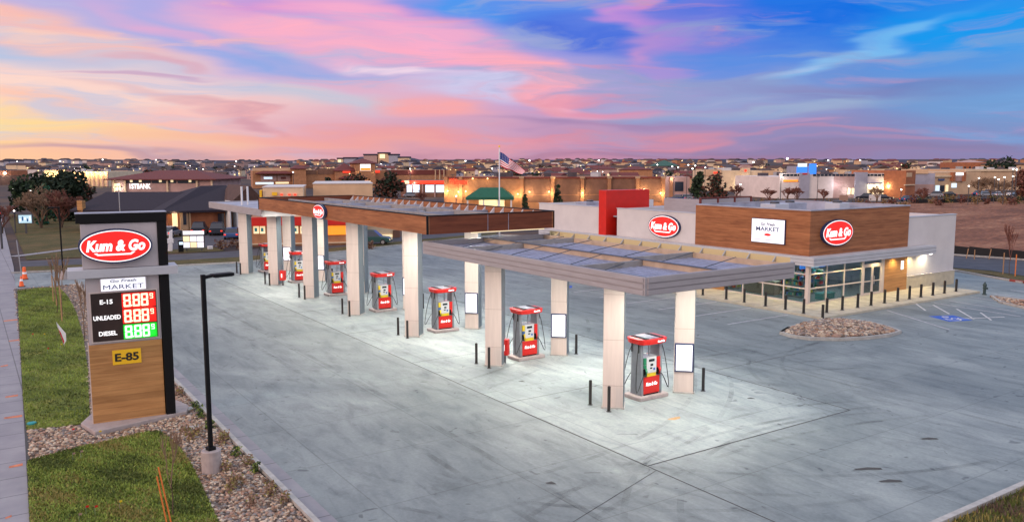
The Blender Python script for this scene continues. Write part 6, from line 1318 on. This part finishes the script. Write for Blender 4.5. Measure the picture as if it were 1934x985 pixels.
car('paint_blue', False, g(322, 432), 1.0, 'blue car just right of the price sign head', CG); car('paint_silver', False, g(322, 447), 1.0, 'silver car just right of the price sign, below the blue one', CG)
RG = 'cars parked along the retail strip on the right'
for k, (px, yb_, c_, s_) in enumerate(((1318, 356, 'paint_silver', False), (1308, 355, 'paint_blue', False), (1278, 378, 'paint_blue', False), (1292, 377, 'paint_silver', False), (1633, 377, 'paint_dark', True), (1670, 377, 'paint_dark', False), (1716, 380, 'paint_blue', False), (1765, 372, 'paint_silver', True), (1790, 371, 'paint_dark', False), (1850, 369, 'paint_blue', False), (1862, 371, 'paint_silver', False), (1872, 369, 'paint_blue', True), (1889, 371, 'paint_white', False), (1903, 370, 'paint_white', True), (1919, 372, 'paint_dark', False), (1932, 370, 'paint_blue', False), (1476, 366, 'paint_silver', False))):
    car(c_, s_, g(px, yb_), -YAW+random.choice([0, .4, -.5, 3.1, 2.7]), '%s parked %s' % ({'paint_silver': 'silver car', 'paint_blue': 'blue car', 'paint_dark': 'dark car', 'paint_white': 'white car'}[c_], ['below the street lights right of the pharmacy, right of two', 'below the street lights right of the pharmacy, left of two', 'over the red fin of the shop', 'over the red fin of the shop, right of the blue one', 'before the lit white retail entrance', 'just right of the lit white retail entrance', 'before the red brick annex', 'before the tan retail row', 'before the red framed portal', 'leftmost before the long tan store', 'second before the long tan store', 'third before the long tan store', 'fourth before the long tan store', 'fifth and taller before the long tan store', 'near the right edge before the rust tree', 'at the right edge of the far lot', 'at the left end of the white retail block'][k]), RG)
for k, (px, yb_) in enumerate(((776, 372), (812, 371), (832, 371))): car('paint_silver' if k != 1 else 'paint_white', False, g(px, yb_), -YAW+.1, '%s car outside the red fascia shop, %s' % ('silver' if k != 1 else 'white', ['left', 'middle', 'right'][k]), 'cars outside the red fascia shop')

# drive-through menu board and bits behind
p = g(367, 474); t_ = thing('menu_board', 'bright white lit drive-through menu board behind the price sign', 'menu board', p, -R(25))
MB().box(-1.15, 1.15, -.12, .12, .35, 1.75).build('board_frame', 'dark_steel', t_); MB().box(-1.1, 1.1, -.1, .1, 1.85, 2.25).build('header_board', 'sign_panel_lit', t_)
for a in (-1, 0, 1):
    for b in range(2): MB().box(-1.1+.74*(a+1), -.42+.74*(a+1), -.135, -.122, .42+b*.66, 1.02+b*.66).build('menu_panel', 'soft_lit' if (a+b) % 3 == 0 else 'sign_panel_lit', t_)
for s in (-1, 1): MB().box(s*.8-.06, s*.8+.06, -.05, .05, 0, 1.9).build('leg', 'dark_steel', t_)
p = g(342, 476); t_ = thing('speaker_post', 'short black post with small blue-white screen left of the menu board', 'speaker post', p); MB().box(-.25, .25, -.2, .2, 0, 1.3).build('post', 'black_metal', t_, bevel=.02); MB().box(-.2, .2, -.22, -.201, .85, 1.15).build('screen', 'cool_lit', t_)
p = g(321, 474); t_ = thing('height_marker', 'white angular drive-through marker right of the price sign', 'marker', p); MB().hull([(-.2, -.1, 0), (.25, -.1, 0), (.25, .1, 0), (-.2, .1, 0)], [(.05, -.1, 2.2), (.35, -.1, 2.4), (.35, .1, 2.4), (.05, .1, 2.2)]).build('panel', 'cloth_white', t_); MB().box(-.45, .4, -.12, .12, .9, 1.4).build('arrow_panel', 'cloth_white', t_)
p = g(397, 470); t_ = thing('ground_light', 'small white-lit box on the mulch right of the menu board', 'ground light', p); MB().box(-.25, .25, -.2, .2, 0, .35).build('box', 'cloth_white', t_)
p = g(50, 441); t_ = thing('led_sign', 'small blue-white lit board beside the left pavement', 'sign', p, -.3); MB().box(-.1, .1, -.1, .1, 0, 1.4).build('post', 'dark_steel', t_); MB().box(-.95, .95, -.15, .15, 1.4, 2.7).build('cabinet', 'dark_steel', t_); sc_ = MB().box(-.8, .8, -.17, -.151, 1.5, 2.6).build('screen', 'cool_dim', t_)
for q_ in range(5): MB().box(-.7+q_*.3, -.52+q_*.3, -.176, -.171, 1.7+.12*(q_ % 3), 2.1+.15*((q_*2) % 3)).build('screen_patch', 'blue_plastic' if q_ % 2 else 'sign_panel_lit', sc_)
# left street: signals and street lamp
p = g(4, 470); t_ = thing('traffic_signal', 'traffic signal pole showing red at the left edge', 'traffic signal', (p.x, p.y, 0)); MB().tube([(0, 0, 0), (0, 0, 6.8)], .12, 8).build('pole', 'dark_steel', t_)
for k, z_ in enumerate((5.0, 3.9)): h_ = MB().box(-.28, .1, -.35, -.12, z_-.5, z_+.5).build('signal_head', 'black_metal', t_); MB((-.09, -.38, z_+.22)).ball((0, 0, 0), .16).build('red_lens', 'star_lamp' if False else 'red_lit', h_)
# street and lot lamps in the town, each a pole with a glowing head
k = 0
for (px, d_, h_) in ((1268, 260, 8.5), (1298, 250, 9), (1311, 240, 8.8), (1306, 235, 8), (1279, 262, 8.2), (1845, 190, 6.0), (1875, 200, 6.0), (1893, 190, 6.2), (1908, 196, 8.0), (1915, 190, 7.9), (1909, 190, 6.4), (1882, 205, 5.4), (1827, 190, 4.2), (1700, 190, 3.4), (862, 140, 4.0), (1397, 215, 4), (1473, 205, 6), (60, 140, 5), (27, 115, 3.0), (28, 150, 5), (1240, 300, 9), (1330, 290, 8), (556, 250, 7), (776, 240, 8), (300, 700, 12), (1000, 420, 11), (1130, 420, 11), (1420, 420, 10), (1560, 480, 11), (1620, 500, 11), (120, 500, 11), (200, 560, 12), (450, 520, 11), (880, 500, 11), (930, 240, 8)):
    p = at_(px, d_); t_ = thing('street_light', 'glowing street light on a dark pole at the %s, %s' % ('far left' if px < 400 else 'retail strip' if px < 900 else 'pharmacy surroundings' if px < 1350 else 'white retail block' if px < 1760 else 'long tan store', ['nearer' if d_ < 230 else 'farther off'][0]), 'street light', p, group='street lights %s %s' % ('far left' if px < 400 else 'retail strip' if px < 900 else 'pharmacy surroundings' if px < 1350 else 'white retail block' if px < 1760 else 'long tan store', 'near' if d_ < 230 else 'far'))
    MB().tube([(0, 0, 0), (0, 0, h_)], .09, 5).build('pole', 'dark_steel', t_); MB().ball((0, 0, h_+.15), min(.2, .0009*d_) if d_ < 330 else .4, 6, .8).build('lamp_head', 'star_lamp', t_); k += 1
for k, (px, yb_, yt_) in enumerate(((229, 440, 352), (1543, 378, 335), (1296, 385, 310), (856, 398, 330))):
    p = g(px, yb_); t_ = thing('lamp_pole', ['tall bare grey pole in front of the dark restaurant roof', 'thin dark pole against the blank white retail wall', 'tall dark pole right of the pharmacy', 'dark pole in front of the pharmacy sign'][k], 'pole', p); MB().tube([(0, 0, 0), (0, 0, hh(yb_, yt_))], .09, 6, .06).build('pole', 'galvanised' if k == 0 else 'dark_steel', t_); MB().box(-.5, .5, -.12, .12, hh(yb_, yt_), hh(yb_, yt_)+.12).build('lamp_head', 'dark_steel', t_)
for k, (px, yb_, w_) in enumerate(((1652, 379, 1.3), (1593, 379, .9))): 
    p = g(px, yb_); t_ = thing('utility_cabinet', ['pink-white utility cabinet at the edge of the dirt field', 'small reddish round-topped cabinet at the edge of the dirt field'][k], 'cabinet', p, -YAW); MB().box(-w_, w_, -.6, .6, 0, 1.5).build('cabinet', 'stucco_white' if k == 0 else 'stone_rust', t_, bevel=.05); MB().box(-w_-.1, w_+.1, -.7, .7, -.02, .1).build('plinth', 'kerb_concrete', t_)
rr_ = random.Random(99)
for k in range(46):
    d_ = rr_.choice([330, 380, 450, 520, 620, 750, 900]); px = rr_.uniform(0, 1934); p = at_(px, d_)
    if d_ < 500 and any(a_-15 < px < b_+15 for a_, b_, *_ in BL): continue
    zn = 'left third' if px < 645 else ('middle third' if px < 1290 else 'right third')
    leafy('suburb_tree', 'dark blurred tree among the suburb houses, %s of the skyline, %s' % (zn, 'near' if d_ < 600 else 'far'), p, rr_.uniform(5, 8), rr_.uniform(5, 9), [rr_.choice(['needle_dark', 'leaf_rust', 'needle_mid']), 'needle_dark'], 90, seed=200+k, leaf=.9, group='suburb trees %s %s' % (zn, 'near' if d_ < 600 else 'far'), trunk=True)
for k in range(34):
    d_ = rr_.choice([300, 360, 430, 520, 620, 750, 900, 1100]); px = rr_.uniform(0, 1934); p = at_(px, d_); h_ = rr_.uniform(5, 9)
    zn = 'left third' if px < 645 else ('middle third' if px < 1290 else 'right third')
    t_ = thing('street_light', 'tiny glowing street light in the suburb, %s of the skyline, %s' % (zn, 'near' if d_ < 500 else 'far'), 'street light', p, group='suburb lights %s %s' % (zn, 'near' if d_ < 500 else 'far'))
    MB().tube([(0, 0, 0), (0, 0, h_)], .08, 4).build('pole', 'dark_steel', t_); MB().ball((0, 0, h_+.15), d_*.00045+.02, 6, .8).build('lamp_head', rr_.choice(['star_lamp', 'warm_lamp', 'warm_lamp']), t_)
print('objects', len(bpy.data.objects), 'houses', nh, 'rest', len(rest))
